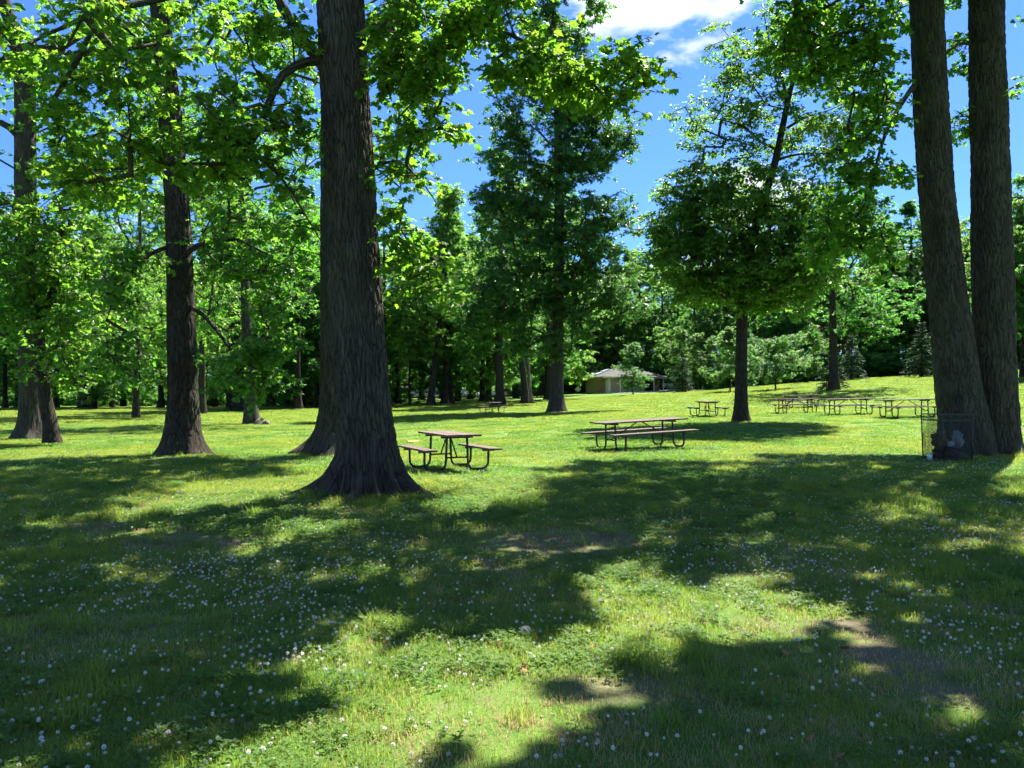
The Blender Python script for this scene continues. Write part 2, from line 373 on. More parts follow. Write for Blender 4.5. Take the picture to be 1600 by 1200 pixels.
# ground material: turf colour with bare earth where the vertex attribute "bare" says so
t = NT('lawn_ground'); pos = t.pos()
at = t.n('ShaderNodeAttribute'); at.attribute_name = 'bare'
n_big = t.noise(t.mapv(pos, (1, 1, 0)), 0.13, 4, 0.6); n_mid = t.noise(t.mapv(pos, (1, 1, 0)), 0.9, 5, 0.65); n_fine = t.noise(pos, 38.0, 6, 0.7); n_f2 = t.noise(pos, 7.0, 5, 0.7)
turf = t.ramp(n_mid, [(0.30, (0.068, 0.132, 0.018)), (0.52, (0.114, 0.192, 0.030)), (0.72, (0.175, 0.232, 0.048))])
turf = t.mix(t.ramp(n_big, [(0.45, 0.0), (0.7, 0.5)]), turf, (0.200, 0.235, 0.072))
turf = t.mix(t.math('MULTIPLY', n_f2, 0.6), turf, (0.045, 0.095, 0.012))
turf = t.mix(t.ramp(t.noise(t.mapv(pos, (1, 1, 0)), 2.6, 5, .7), [(.40, .55), (.58, 0.0)]), turf, (0.05, 0.115, 0.016))
soil = t.ramp(n_fine, [(0.25, (0.066, 0.056, 0.030)), (0.55, (0.160, 0.138, 0.078)), (0.8, (0.29, 0.255, 0.150))])
bf = t.ramp(t.math('ADD', at.outputs['Fac'], t.math('MULTIPLY_ADD', n_f2, 0.5, -0.25)), [(0.35, 0.0), (0.6, 1.0)])
col = t.mix(bf, turf, soil)
hh = t.math('MULTIPLY_ADD', n_fine, 0.5, n_f2)
M['ground'] = t.done(t.principled(col, 0.95, 0.1, t.bump(hh, 0.04, 0.8)))
M['concrete'] = mat_plain('concrete', (0.42, 0.40, 0.37), 0.85, 0.2, 0, 0.15, 3, 0.002)
M['asphalt'] = mat_plain('asphalt', (0.07, 0.07, 0.072), 0.9, 0.2, 0, 0.2, 6, 0.002)

# ------------------------------------------------------------------ ground
mB = gp(577, 12.5)
SPOTS = []   # bare earth: (x, y, rx, ry, strength)
for px, py, rx, ry, s_ in [(860, 850, 1.15, 0.85, 0.85), (1345, 985, 0.35, 0.45, 0.9), (1400, 1030, 0.55, 0.35, 0.95), (1440, 1075, 0.4, 0.25, 0.8), (950, 1065, 0.75, 0.35, 0.7),
                        (1110, 1040, 0.55, 0.3, 0.65), (780, 1095, 0.4, 0.18, 0.55), (300, 848, 1.3, 0.5, 0.85), (185, 822, 0.8, 0.35, 0.8), (225, 795, 0.6, 0.3, 0.7), (560, 800, 0.8, 0.4, 0.55), (690, 808, 0.5, 0.3, 0.5),
                        (640, 770, 0.7, 0.35, 0.6), (780, 888, 0.35, 0.2, 0.8), (1090, 905, 0.45, 0.3, 0.6), (1180, 960, 0.3, 0.35, 0.6), (1560, 945, 0.6, 0.4, 0.6), (1060, 1085, 0.4, 0.2, 0.5), (1590, 690, 1.2, 1.2, 0.9), (1455, 690, 0.5, 0.9, 0.6), (530, 960, 0.3, 0.15, 0.3), (1010, 1160, 0.5, 0.2, 0.35), (1500, 1110, 0.3, 0.2, 0.5), (1250, 1075, .5, .2, .5)]:
    Y = CAMZ * F / (py - HOR); SPOTS.append(((px - 800) / F * Y, Y, rx, ry, s_))
SPOTS += [(-1.34, 16.9, 1.0, .8, .42), (3.5, 21.6, 1.3, .8, .4), (mB[0], mB[1] - .8, 1.5, .6, .5)]
def bare(x, y):
    x = np.asarray(x, float); y = np.asarray(y, float); b = np.zeros_like(x)
    jx = (n2(x, y, 2.2, 21) - 0.5) * 0.9; jy = (n2(x, y, 2.2, 31) - 0.5) * 0.9
    for sx, sy, rx, ry, s_ in SPOTS:
        d = np.sqrt(((x + jx - sx) / (rx * 1.25)) ** 2 + ((y + jy - sy) / (ry * 1.25)) ** 2)
        b = np.maximum(b, .74 * s_ * np.clip(1.3 - d, 0, 1))
    g = n2(x, y, 0.55, 44, 4)
    return np.clip(b + np.clip((g - 0.58) * 2.6, 0, 0.42) * (y < 16), 0, 1)
def spread(a, b, step, grow, lo, hi):
    mid = list(np.arange(a, b + 1e-6, step)); up = []; s_ = step; v = mid[-1]
    while v < hi: s_ *= grow; v += s_; up.append(v)
    dn = []; s_ = step; v = mid[0]
    while v > lo: s_ *= grow; v -= s_; dn.append(v)
    return np.array(dn[::-1] + mid + up)
gx = spread(-11, 11, 0.14, 1.09, -900, 900); gy = spread(2.5, 16, 0.12, 1.055, -60, 1200)
GX, GY = np.meshgrid(gx, gy); GZ = gz(GX, GY)
nx, ny = len(gx), len(gy)
ii = np.arange(ny - 1)[:, None] * nx + np.arange(nx - 1)[None, :]
gf = np.stack([ii, ii + 1, ii + nx + 1, ii + nx], -1).reshape(-1, 4)
gme = mesh_np('ground', np.stack([GX, GY, GZ], -1).reshape(-1, 3), gf, np.full(len(gf), 4), [M['ground']], True)
ga = gme.attributes.new('bare', 'FLOAT', 'POINT'); ga.data.foreach_set('value', bare(GX, GY).ravel().astype(np.float32))
tag(obj('ground', gme), 'sunlit park lawn with clover and bare earth patches', 'lawn', kind='structure')

def sheet(name, outline, mat, dz=0.02, label=None):
    """a thin slab that follows the ground under its outline (list of (x, y))"""
    n = len(outline); top = [(x, y, gz1(x, y) + dz) for x, y in outline]; bot = [(x, y, z - 0.25) for x, y, z in top]
    mb = MB(); mb.add(np.array(top + bot), [tuple(range(n))] + [(i, i + n, (i + 1) % n + n, (i + 1) % n) for i in range(n)])
    return tag(mb.build(name, mat), label, kind='structure')

# ------------------------------------------------------------------ trees
def maple_tpl():
    o = [(0.0, 0.0), (0.22, -0.06), (0.42, 0.10), (0.30, 0.26), (0.56, 0.56), (0.25, 0.56), (0.0, 1.0), (-0.25, 0.56), (-0.56, 0.56), (-0.30, 0.26), (-0.42, 0.10), (-0.22, -0.06)]
    v = [(x, y, -0.22 * abs(x) - 0.14 * y * y) for x, y in o] + [(0, 0.36, 0.04)]
    n = len(o); return np.array(v), np.array([(i, (i + 1) % n, n) for i in range(n)])
def maple6_tpl():
    o = [(0.0, 0.0), (0.46, 0.06), (0.20, 0.34), (0.52, 0.62), (0.0, 1.0), (-0.52, 0.62), (-0.20, 0.34), (-0.46, 0.06)]
    v = [(x, y, -0.25 * abs(x) - 0.14 * y * y) for x, y in o]
    return np.array(v), np.array([(0, 1, 2), (0, 2, 6), (0, 6, 7), (2, 3, 4), (2, 4, 6), (6, 4, 5)])
def oval_tpl():
    v = [(0, 0, 0), (0.27, 0.42, -0.07), (0, 1.0, -0.12), (-0.27, 0.42, -0.07)]
    return np.array(v, float), np.array([(0, 1, 2), (0, 2, 3)])
def clump_tpl():           # a ragged three-leaf spray for trees too far off to show single leaves
    v = [(0, 0, 0), (0.30, 0.30, -0.05), (0.08, 0.95, -0.15), (-0.14, 0.38, 0.05), (-0.62, 0.55, -0.1), (-0.25, 0.08, 0.0), (0.20, 0.02, 0.0), (0.75, 0.20, -0.12)]
    return np.array(v, float), np.array([(0, 1, 2), (0, 2, 3), (5, 3, 4), (6, 7, 1)])
TPL = {'maple': maple_tpl(), 'maple6': maple6_tpl(), 'oval': oval_tpl(), 'clump': clump_tpl()}

def norm(a): return a / (np.linalg.norm(a, axis=-1, keepdims=True) + 1e-9)
def leaf_mesh(P, D, Nn, S_, tpl, loc):
    """P positions, D leaf directions, Nn normals, S_ sizes -> verts, tris (relative to loc)"""
    tv, tf = TPL[tpl]
    D = norm(D); X = norm(np.cross(D, Nn)); Z = np.cross(X, D)
    v = P[:, None, :] + S_[:, None, None] * (tv[None, :, 0:1] * X[:, None, :] + tv[None, :, 1:2] * D[:, None, :] + tv[None, :, 2:3] * Z[:, None, :])
    f = tf[None] + (np.arange(len(P)) * len(tv))[:, None, None]
    return v.reshape(-1, 3) - loc, f.reshape(-1, 3)

def grow(nodes, clusters, rng, arc=0.12, up=0.55, step=0.8):
    """connect leaf clusters to a skeleton; returns segments (A, B, ra, rb)"""
    P = [np.asarray(p, float) for p in nodes]; par = [-1] * len(P); w = [0.0] * len(P); n0 = len(P)
    C = np.asarray(clusters, float)
    if len(C) == 0: return None
    d0 = np.min(np.linalg.norm(C[:, None] - np.array(P)[None], axis=-1), axis=1)
    arr = np.zeros((n0 + len(C) * 16 + 64, 3)); arr[:n0] = np.array(P); n = n0
    par = -np.ones(len(arr), int); w = np.zeros(len(arr)); tips = []
    for ci in np.argsort(d0):
        c = C[ci]; A = arr[:n]; dv = c - A; d = np.linalg.norm(dv, axis=1)
        cost = d + up * np.maximum(0, A[:, 2] - c[2] + 0.35 * d)
        k = int(np.argmin(cost)); dd = d[k]; m = min(8, max(1, int(dd / step)))
        a = A[k].copy(); last = k
        jit = rng.normal(0, 0.05 * dd / max(m, 1) + 0.01, (m, 3))
        for q in range(1, m + 1):
            tt = q / m
            p = a + (c - a) * tt + np.array([0, 0, arc * dd * tt * (1 - tt) * 2])
            if q < m: p = p + jit[q - 1]
            if n >= len(arr) - 1: break
            arr[n] = p; par[n] = last; last = n; n += 1
        tips.append(last)
    for tnode in tips:
        k = tnode
        while k >= 0: w[k] += 1; k = par[k]
    idx = np.arange(n0, n); idx = idx[par[idx] >= 0]
    return arr[par[idx]], arr[idx], w[par[idx]], w[idx], par[idx] < n0

def cluster_leaves(C, rng, nleaf, rad, size, flat=0.5, droop=0.35, twigs=5, tilt=0.45):
    """leaf positions, directions, normals, sizes and twig segments for cluster centres C"""
    m = len(C); per = max(1, int(nleaf / twigs)); N = m * twigs
    ang = rng.uniform(0, 2 * np.pi, N); el = rng.normal(-0.05, 0.5, N)
    td = np.stack([np.cos(ang) * np.cos(el), np.sin(ang) * np.cos(el), np.sin(el) * flat * 1.4], -1)
    L = rad * rng.uniform(0.5, 1.15, N)
    A = np.repeat(C, twigs, 0); B = A + td * L[:, None] - np.array([0, 0, 1.0]) * (droop * L * 0.5)[:, None]
    t = rng.uniform(0.15, 1.0, (N, per)) ** 0.7
    P = A[:, None] + (B - A)[:, None] * t[..., None] + rng.normal(0, 0.10 * rad, (N, per, 3)) * np.array([1, 1, flat])
    a2 = rng.uniform(0, 2 * np.pi, (N, per))
    D = np.stack([np.cos(a2), np.sin(a2), rng.normal(-droop, 0.25, (N, per))], -1) + td[:, None] * 0.7
    Nn = np.stack([rng.normal(0, tilt, (N, per)), rng.normal(0, tilt, (N, per)), np.ones((N, per))], -1)
    S_ = size * rng.uniform(0.5, 1.25, (N, per))
    k = N * per
    return P.reshape(k, 3), D.reshape(k, 3), Nn.reshape(k, 3), S_.reshape(k), (A, B)

def set_bark(me, arr):
    a = me.attributes.new('bark', 'FLOAT_VECTOR', 'POINT'); a.data.foreach_set('vector', np.asarray(arr, np.float32).ravel())
def trunk_mesh(name, path, rad, base, mat, nside=64, step=0.12, roots=(), flare=0.5, fh=0.5, disp=0.0, dfreq=16.0, seed=0, bulge=0.05, sink=0.35):
    P, Rr = smooth_path(path, rad, step); loc = np.asarray(base, float)
    T, N, B = frames(P)
    N = np.tile(np.array([1.0, 0, 0]), (len(P), 1)); N = N - T * (N * T).sum(1, keepdims=True); N = norm(N); B = np.cross(T, N)
    th = np.linspace(0, 2 * np.pi, nside, endpoint=False)
    h = np.maximum(P[:, 2] - loc[2], 0.0)
    prof = 1 + flare * np.exp(-h / fh)
    rr = Rr[:, None] * prof[:, None] * np.ones((1, nside))
    for (a, s_, wd, hh) in roots:
        d = np.abs((th - a + np.pi) % (2 * np.pi) - np.pi)
        rr = rr + (s_ * np.exp(-(d / wd) ** 2))[None, :] * np.exp(-(h / hh) ** 1.1)[:, None]
    ux, uy = np.cos(th), np.sin(th)
    q = np.stack([np.broadcast_to(ux, rr.shape) * 1.6, np.broadcast_to(uy, rr.shape) * 1.6, np.broadcast_to((P[:, 2] * 0.55)[:, None], rr.shape)], -1)
    rr = rr * (1 + bulge * (fbm(q, seed) - 0.5) * 2)
    if disp > 0:
        cx = np.cos(th)[None] * rr; cy_ = np.sin(th)[None] * rr; z = np.broadcast_to(P[:, 2][:, None], rr.shape)
        wq = np.stack([cx * 3, cy_ * 3, z * 1.3], -1); wx = (fbm(wq, seed + 9, 2) - 0.5) * 2.2
        r0 = np.maximum(Rr[:, None], 0.05)
        qq = np.stack([np.cos(th)[None] * r0 * dfreq + wx, np.sin(th)[None] * r0 * dfreq + wx * 0.7, z * dfreq * 0.14], -1)
        rid = np.abs(2 * vnoise(qq, seed + 3) - 1); rid2 = np.abs(2 * vnoise(qq * np.array([2.1, 2.1, 1.7]), seed + 5) - 1)
        rr = rr + disp * (np.minimum(rid * 2.2, 1.0) - 0.6) + disp * 0.45 * (np.minimum(rid2 * 2.0, 1.0) - 0.6)
    v = P[:, None] + rr[..., None] * (np.cos(th)[None, :, None] * N[:, None] + np.sin(th)[None, :, None] * B[:, None])
    v = v.reshape(-1, 3) - loc
    n = nside; i = np.arange(len(P) - 1)[:, None] * n; j = np.arange(n)[None]; k = (j + 1) % n
    f = np.stack([i + j, i + k, i + n + k, i + n + j], -1).reshape(-1, 4)
    me = mesh_np(name, v, f, np.full(len(f), 4), [mat], True)
    g3 = v.reshape(len(P), nside, 3); dl_ = np.linalg.norm(np.diff(g3, axis=0), axis=-1).mean(1) if disp == 0 else np.sqrt(np.linalg.norm(np.diff(P, axis=0), axis=1)[:, None] ** 2 + np.diff(Rr[:, None] * prof[:, None] + (rr - rr).mean() + 0 * rr, axis=0) ** 2).mean(1)
    dl_ = dl_ * (Rr / rr.mean(1))[1:]
    arc = np.r_[0, np.cumsum(dl_)]; rn = np.maximum(Rr, Rr.max() * .55)
    fa = me.attributes.new('flare', 'FLOAT', 'POINT'); fa.data.foreach_set('value', np.clip((rr / Rr[:, None] - 1.15) / .8, 0, 1).ravel().astype(np.float32))
    set_bark(me, np.stack([np.cos(th)[None] * rn[:, None], np.sin(th)[None] * rn[:, None], np.broadcast_to(arc[:, None], rr.shape)], -1))
    return me, P, Rr

def sample_lobes(lobes, rng, hollow=0.25, gap=0.0, gsc=0.5, seed=0):
    """lobes: (centre xyz, radii xyz, n) -> cluster centres, fewer in the middle, with noise-shaped gaps"""
    out = []
    for c, r, n in lobes:
        k = 0
        d = norm(rng.normal(0, 1, (n * 3, 3))); u = rng.uniform(hollow ** 3, 1, n * 3) ** (1 / 3)
        p = np.asarray(c) + d * u[:, None] * np.asarray(r)
        if gap > 0:
            g = fbm(p * gsc, seed, 2); p = p[g > gap]
        out.append(p[:n])
    return np.concatenate(out) if out else np.zeros((0, 3))
def px_lobe(px, py, rx, ry, Y, ryd, n):
    """an ellipsoid of foliage whose centre is at distance Y; radii given as they appear, depth radius in metres"""
    return (W(px, py, Y), (rx / F * Y, ryd, ry / F * Y), n)

def twig_part(segA, segB, ra, rb, nside, loc): 
    v, f = segs(segA, segB, ra, rb, nside); return v - loc, f

def build_tree(name, label, base, path, rad, clusters, leafmat, barkmat, leaf='maple6', nleaf=40, crad=0.7, size=0.15, limbs=(), cat='tree', group=None,
               r0=0.012, rexp=0.46, flat=0.5, droop=0.35, twigs=5, twig_r=0.006, singles=0, trunk_kw=None, seed=0, crown_kind=None, up=0.55, tilt=0.62, extra_trunks=()):
    rg = np.random.default_rng(1000 + seed); loc = np.asarray(base, float)
    root = empty(name, loc); tag(root, label, cat, group)
    kw = dict(nside=40, step=0.25, seed=seed); kw.update(trunk_kw or {})
    nodes = []
    for ti, (pth, rd, k2) in enumerate([(path, rad, {})] + list(extra_trunks)):
        kk = dict(kw); kk.update(k2)
        me, P, Rr = trunk_mesh('trunk', pth, rd, loc, barkmat, **kk); obj('trunk', me, root)
        nodes += [p for p in P[::2] if p[2] - loc[2] > 1.5]
    for lp, lr in limbs:
        P, Rr = smooth_path(lp, lr, 0.22)
        P = P + np.cumsum(rg.normal(0, 0.008, P.shape), 0) * np.linspace(0, 1, len(P))[:, None]
        v, f = tube(P, Rr, 9); lm = mesh_np('limb', v - loc, f, np.full(len(f), 4), [barkmat], True); obj('limb', lm, root)
        th9 = np.linspace(0, 2 * np.pi, 9, endpoint=False); rb9 = np.maximum(Rr, .04)[:, None]; ar9 = np.r_[0, np.cumsum(np.linalg.norm(np.diff(P, axis=0), axis=1))][:, None]
        set_bark(lm, np.stack([np.cos(th9)[None] * rb9, np.sin(th9)[None] * rb9, np.broadcast_to(ar9, (len(P), 9))], -1))
        nodes += list(P[2:])
    if len(clusters):
        g = grow(nodes, clusters, rg, up=up)
        A, B, wa, wb, first = g
        ra = np.minimum(r0 * wa ** rexp, 0.07); rb = np.minimum(r0 * wb ** rexp, 0.07); ra = np.where(first, np.maximum(rb, ra * 0.0 + rb), ra); ra = np.minimum(ra, rb * 1.35)
        v, f = twig_part(A, B, ra, rb, 5, loc)
        P, D, Nn, S_, (TA, TB) = cluster_leaves(np.asarray(clusters), rg, nleaf, crad, size, flat, droop, twigs, tilt)
        if twig_r > 0:
            v2, f2 = twig_part(TA, TB, np.full(len(TA), twig_r), np.full(len(TA), twig_r * 0.5), 3, loc)
            f = np.concatenate([f, f2 + len(v)]); v = np.concatenate([v, v2])
        tag(obj('branches', mesh_np('branches', v, f, np.full(len(f), 4), [M['twig']], True), root), kind='stuff')
        if singles:
            # the leaves that show largest in the photograph become objects of their own
            px, py = to_px(P); vis = (px > 10) & (px < 1590) & (py > 5) & (py < 600) & (P[:, 1] > 1)
            score = np.where(vis, S_ / np.maximum(P[:, 1], 0.1), -1); pick = np.argsort(-score)[:singles]
            tv, tf = TPL['maple']; lme = mesh_np('leaf', tv, tf, np.full(len(tf), 3), [leafmat])
            for i in pick:
                Dn = norm(D[i]); Xn = norm(np.cross(Dn, Nn[i])); Zn = np.cross(Xn, Dn)
                o = bpy.data.objects.new('leaf', lme); COL.objects.link(o); o.parent = root
                mt = Matrix(((Xn[0], Dn[0], Zn[0]), (Xn[1], Dn[1], Zn[1]), (Xn[2], Dn[2], Zn[2]))).to_4x4() @ Matrix.Scale(float(S_[i]), 4)
                mt.translation = Vector(P[i] - loc); o.matrix_local = mt
            keep = np.ones(len(P), bool); keep[pick] = False; P, D, Nn, S_ = P[keep], D[keep], Nn[keep], S_[keep]
        px, py = to_px(P); vis = (px > -250) & (px < 1850) & (py > -200) & (P[:, 1] > 1)
        lv, lf = leaf_mesh(P[vis], D[vis], Nn[vis], S_[vis], leaf, loc)
        if (~vis).any():
            v2, f2 = leaf_mesh(P[~vis], D[~vis], Nn[~vis], S_[~vis] * 1.8, 'maple6' if leaf == 'maple' else leaf, loc)  # unseen leaves enlarged so the crown throws denser shade on the lawn
            lf = np.concatenate([lf, f2 + len(lv)]); lv = np.concatenate([lv, v2])
        cr_ = obj('crown', mesh_np('crown', lv, lf, np.full(len(lf), 3), [leafmat]), root)
        if crown_kind or singles: tag(cr_, kind=crown_kind or 'stuff')
    return root

# ---- light and shade on the near lawn: which canopy gaps let the sun through
# rows of 50 px cells of the photograph's lawn: L lit, S shade, h half shade, . leave as it falls
SUNMAP = {
 650: "......LLLLLLLLSSSSSLLLLL........",
 675: "....LLLLLLLLLLLLLLLL............",
 700: "LLLLLLLLLLLLLLLLLLLLLLLLLSS....L",
 715: "hhhhhSSSSSLLLLLLLLLLLLLhSSSSSSLL",
 737: "SSSSSSSShLLLLLLLLhSSSSSSSSSSSSLL",
 762: "SSSSShLLLLLSLLLLhSSSSSSSSSSSSSSh",
 787: "SSShhLLLLSSSShLLhSSSSSSSSSSShhhS",
 812: "SSSLLShLLLhSShhSSSSSSSSSSSSShhSh",
 837: "SSSSLLLLhhhSSSSSSSSSSSSSSSSSSShL",
 862: "SSSShLLSSSSSSSSSSSShLSSSSSSSSShL",
 887: "SSSSSSSSSSSSSSSLSShLLhhSSSSSShSh",
 912: "SSSSSSSSSSSSSSSSShLLLhLLhhSShSSS",
 937: "SSSShSSSSSSSSSShhLLLLLLLLhSSSSSS",
 962: "SSSSSSSSSSSShhSShLLLLLLLLLLhSShS",
 987: "SSShhSSSSShLLLLSShLLLLLLLLLhhSSS",
 1012: "SSSSSSSSShLLLLhShLLLLLLhhLLhSSSS",
 1037: "SSSSSSSShLLLLLLLLLLLLLLLShSSSSSh",
 1062: "SSSSSSSShLLLLLLLLLLLLLLhSSSShhSS",
 1087: "SSSSSSSSLLLLLLLLLLLLLShSSSSSShhh",
 1112: "SSSSSSShLLLLLLLLLLLLSSSSSSSShhhS",
 1137: "hSSSSShLLLLLLLLLLhhSSSSSSSShhLhh",
 1162: "hhSSSShLLLLLLLLhhShSSSSSShhShhhh",
 1187: "hhhSSShLLLLLLLhhSShSSSSShhSShhSh",
}
_rows = np.array(sorted(SUNMAP)); _sm = np.array([[{'L': 1.0, 'S': 0.0, 'h': 0.5, '.': np.nan}[c] for c in SUNMAP[r]] for r in _rows])
def sunmask(px, py):
    """1 lit, 0 shaded, nan undecided"""
    px = np.asarray(px, float); py = np.asarray(py, float)
    j = np.clip((px / 50).astype(int), 0, 31); i = np.clip(np.searchsorted((_rows[1:] + _rows[:-1]) / 2, py), 0, len(_rows) - 1)
    v = _sm[i, j]; return np.where((px < -60) | (px > 1660) | (py < 640) | (py > 1420), np.nan, v)
def ground_hit(P):
    P = np.asarray(P, float); s_ = P[:, 2] / S[2]
    return P[:, :2] - S[None, :2] * s_[:, None]
def in_view(P, m=60):
    px, py = to_px(P); return (P[:, 1] > 1) & (px > -m) & (px < 1600 + m) & (py > -m)
def carve(C, rg):
    """drop the out-of-sight clusters that would shade ground the photograph shows in the sun"""
    g = ground_hit(C); px, py = to_px(np.c_[g, np.zeros(len(g))])
    m = sunmask(px, py); m = np.where(g[:, 1] < 2.6, np.nan, m)
    for a in np.linspace(0, 6.283, 5)[:-1]:
        qx, qy = to_px(np.c_[g[:, 0] + math.cos(a) * .22, g[:, 1] + math.sin(a) * .22, np.zeros(len(g))]); m2 = sunmask(qx, qy); m = np.where((m2 > .75) & (g[:, 1] < 9), m2, m)
    drop = (m > 0.75) | ((m == 0.5) & (rg.uniform(0, 1, len(C)) < 0.65))
    return C[~drop | in_view(C, 30)]

rc = np.random.default_rng(5)
TREES = {}
# main tree -----------------------------------------------------
mY = 12.5; mb_ = gp(577, mY)
TREES['main'] = dict(base=mb_, path=[mb_ + [0, 0, -0.3], W(574, 700, mY), W(567, 600, mY), W(556, 450, mY), W(547, 300, mY), W(531, 0, mY), W(520, -350, mY), W(530, -800, mY), W(525, -1250, mY)],
                     rad=[0.45, 0.42, 0.405, 0.39, 0.385, 0.37, 0.33, 0.22, 0.05])
main_limbs = [
    ([W(512, 92, mY), W(478, 94, mY - .2), W(440, 115, mY - .5), W(415, 165, mY - .7), W(400, 205, mY - .8), W(375, 243, mY - .9), W(345, 255, mY - 1.0), W(265, 255, mY - 1.1)], [0.085, 0.07, 0.062, 0.055, 0.048, 0.042, 0.03, 0.012]),
    ([W(388, 232, mY - .85), W(440, 280, mY - .9), W(478, 340, mY - 1.0), W(505, 385, mY - 1.1)], [0.026, 0.02, 0.013, 0.006]),
    ([W(510, 110, mY), W(488, 80, mY - .1), W(455, 35, mY - .2), W(425, -20, mY - .3), W(360, -120, mY - .6), W(240, -220, mY - .8)], [0.10, 0.085, 0.075, 0.07, 0.05, 0.02]),
    ([W(560, -180, mY), W(640, -80, mY - .6), W(720, 0, mY - 1.0), W(780, 45, mY - 1.2), W(850, 80, mY - 1.4), W(950, 103, mY - 1.5), W(1010, 135, mY - 1.5)], [0.10, 0.06, 0.034, 0.028, 0.022, 0.015, 0.006]),
    ([W(575, 70, mY), W(605, 20, mY - .4), W(660, -50, mY - .7), W(740, -120, mY - 1.0)], [0.07, 0.05, 0.04, 0.02]),
    ([W(590, 335, mY - .1), W(625, 375, mY - .3), W(655, 430, mY - .4), W(690, 450, mY - .5)], [0.03, 0.018, 0.010, 0.005]),
    ([W(585, 262, mY), W(620, 250, mY - .3), W(665, 290, mY - .6), W(690, 330, mY - .7)], [0.03, 0.02, 0.012, 0.005]),
    ([W(510, -60, mY), W(400, -60, mY - 1.0), W(260, -10, mY - 2.0), W(130, 20, mY - 2.6), W(20, 70, mY - 2.8)], [0.11, 0.07, 0.05, 0.03, 0.012]),
]
main_lobes = [px_lobe(300, 200, 130, 75, mY - 1.1, 1.2, 60), px_lobe(170, 250, 120, 60, mY - 1.0, 1.2, 40), px_lobe(410, 180, 60, 80, mY - .6, 0.9, 18), px_lobe(330, 40, 160, 60, mY - .5, 1.3, 48),
              px_lobe(120, 60, 150, 75, mY - 2.3, 1.0, 42), px_lobe(60, 140, 90, 70, mY - 2.0, 1.0, 18), px_lobe(470, 300, 40, 60, mY - .9, .4, 5),
              px_lobe(660, 60, 90, 75, mY - .9, 1.0, 42), px_lobe(620, 130, 45, 70, mY - .5, 0.7, 16), px_lobe(680, 175, 40, 40, mY - .8, 0.5, 5), px_lobe(770, 20, 90, 45, mY - 1.2, .7, 20),
              px_lobe(860, 85, 90, 42, mY - 1.4, 0.7, 22), px_lobe(965, 115, 75, 36, mY - 1.5, 0.5, 14), px_lobe(890, 30, 60, 30, mY - 1.4, .5, 8),
              px_lobe(625, 240, 32, 60, mY - .4, .4, 7), px_lobe(640, 375, 50, 60, mY - .45, .4, 9), px_lobe(690, 440, 28, 40, mY - .5, .3, 4), px_lobe(615, 320, 25, 40, mY - .4, .3, 4)]
C = sample_lobes([(c_, r_, int(n_ * (.74 if c_[0] < -2.6 else 1.0)) + 1) for c_, r_, n_ in main_lobes], rc, 0.0, 0.40, 0.9, 3)
hi = sample_lobes([((-3, 12.5, 14), (6.0, 6.0, 5.0), 50), ((-2.5, 11.5, 19), (4, 4, 3.5), 30), ((-6, 9.5, 10.5), (4, 3.5, 2.2), 10)], rc, 0.3, 0.4, 0.35, 4)
hi = hi[~in_view(hi, 90)]; px_, py_ = to_px(C); C = C[~((px_ > 470) & (px_ < 612) & (C[:, 1] < mY + .5))]; px_, py_ = to_px(C); C = C[~((((px_ > 215) & (px_ < 300)) | ((px_ > 0) & (px_ < 65))) & (rc.uniform(0, 1, len(C)) < .65))]; TREES['main']['C'] = np.concatenate([C, hi]); TREES['main']['fixed'] = len(C)
# tree behind the main trunk -----------------------------------------------------
bY = 21.0; bb = gp(519, bY)
TREES['behind'] = dict(base=bb, path=[bb + [0, 0, -0.3], W(522, 640, bY), W(521, 450, bY), W(519, 200, bY), W(518, -100, bY), W(518, -450, bY)], rad=[0.42, 0.36, 0.345, 0.32, 0.25, 0.06])
C = sample_lobes([px_lobe(560, 200, 90, 130, bY + .5, 2.0, 30), px_lobe(470, 330, 60, 80, bY + 1.0, 1.5, 14), px_lobe(620, 60, 110, 80, bY + 1, 2.0, 30), px_lobe(440, 60, 70, 90, bY + 1, 2.0, 26), ((-4.7, 21.5, 15), (5, 5, 3.5), 40)], rc, 0.2, 0.42, 0.5, 7)
TREES['behind']['C'] = C
# tree left of it -----------------------------------------------------
lY = 21.0; lb = gp(285, lY)
TREES['left'] = dict(base=lb, path=[lb + [0, 0, -0.3], W(286, 640, lY), W(284, 560, lY), W(281, 450, lY), W(274, 300, lY), W(256, 100, lY), W(240, -80, lY), W(235, -350, lY)], rad=[0.44, 0.385, 0.365, 0.335, 0.31, 0.27, 0.2, 0.04])
left_limbs = [([W(290, 475, lY), W(320, 495, lY - .5), W(350, 530, lY - .8), W(375, 560, lY - 1.0), W(420, 585, lY - 1.1)], [0.07, 0.055, 0.042, 0.03, 0.01]),
              ([W(262, 175, lY), W(235, 175, lY - .6), W(205, 195, lY - 1.0), W(170, 235, lY - 1.3)], [0.08, 0.06, 0.04, 0.015]),
              ([W(286, 400, lY), W(315, 380, lY - .7), W(370, 375, lY - 1.2), W(430, 400, lY - 1.5)], [0.08, 0.06, 0.04, 0.012]),
              ([W(276, 380, lY), W(230, 400, lY - .6), W(185, 450, lY - 1.0), W(165, 500, lY - 1.2)], [0.06, 0.05, 0.03, 0.01])]
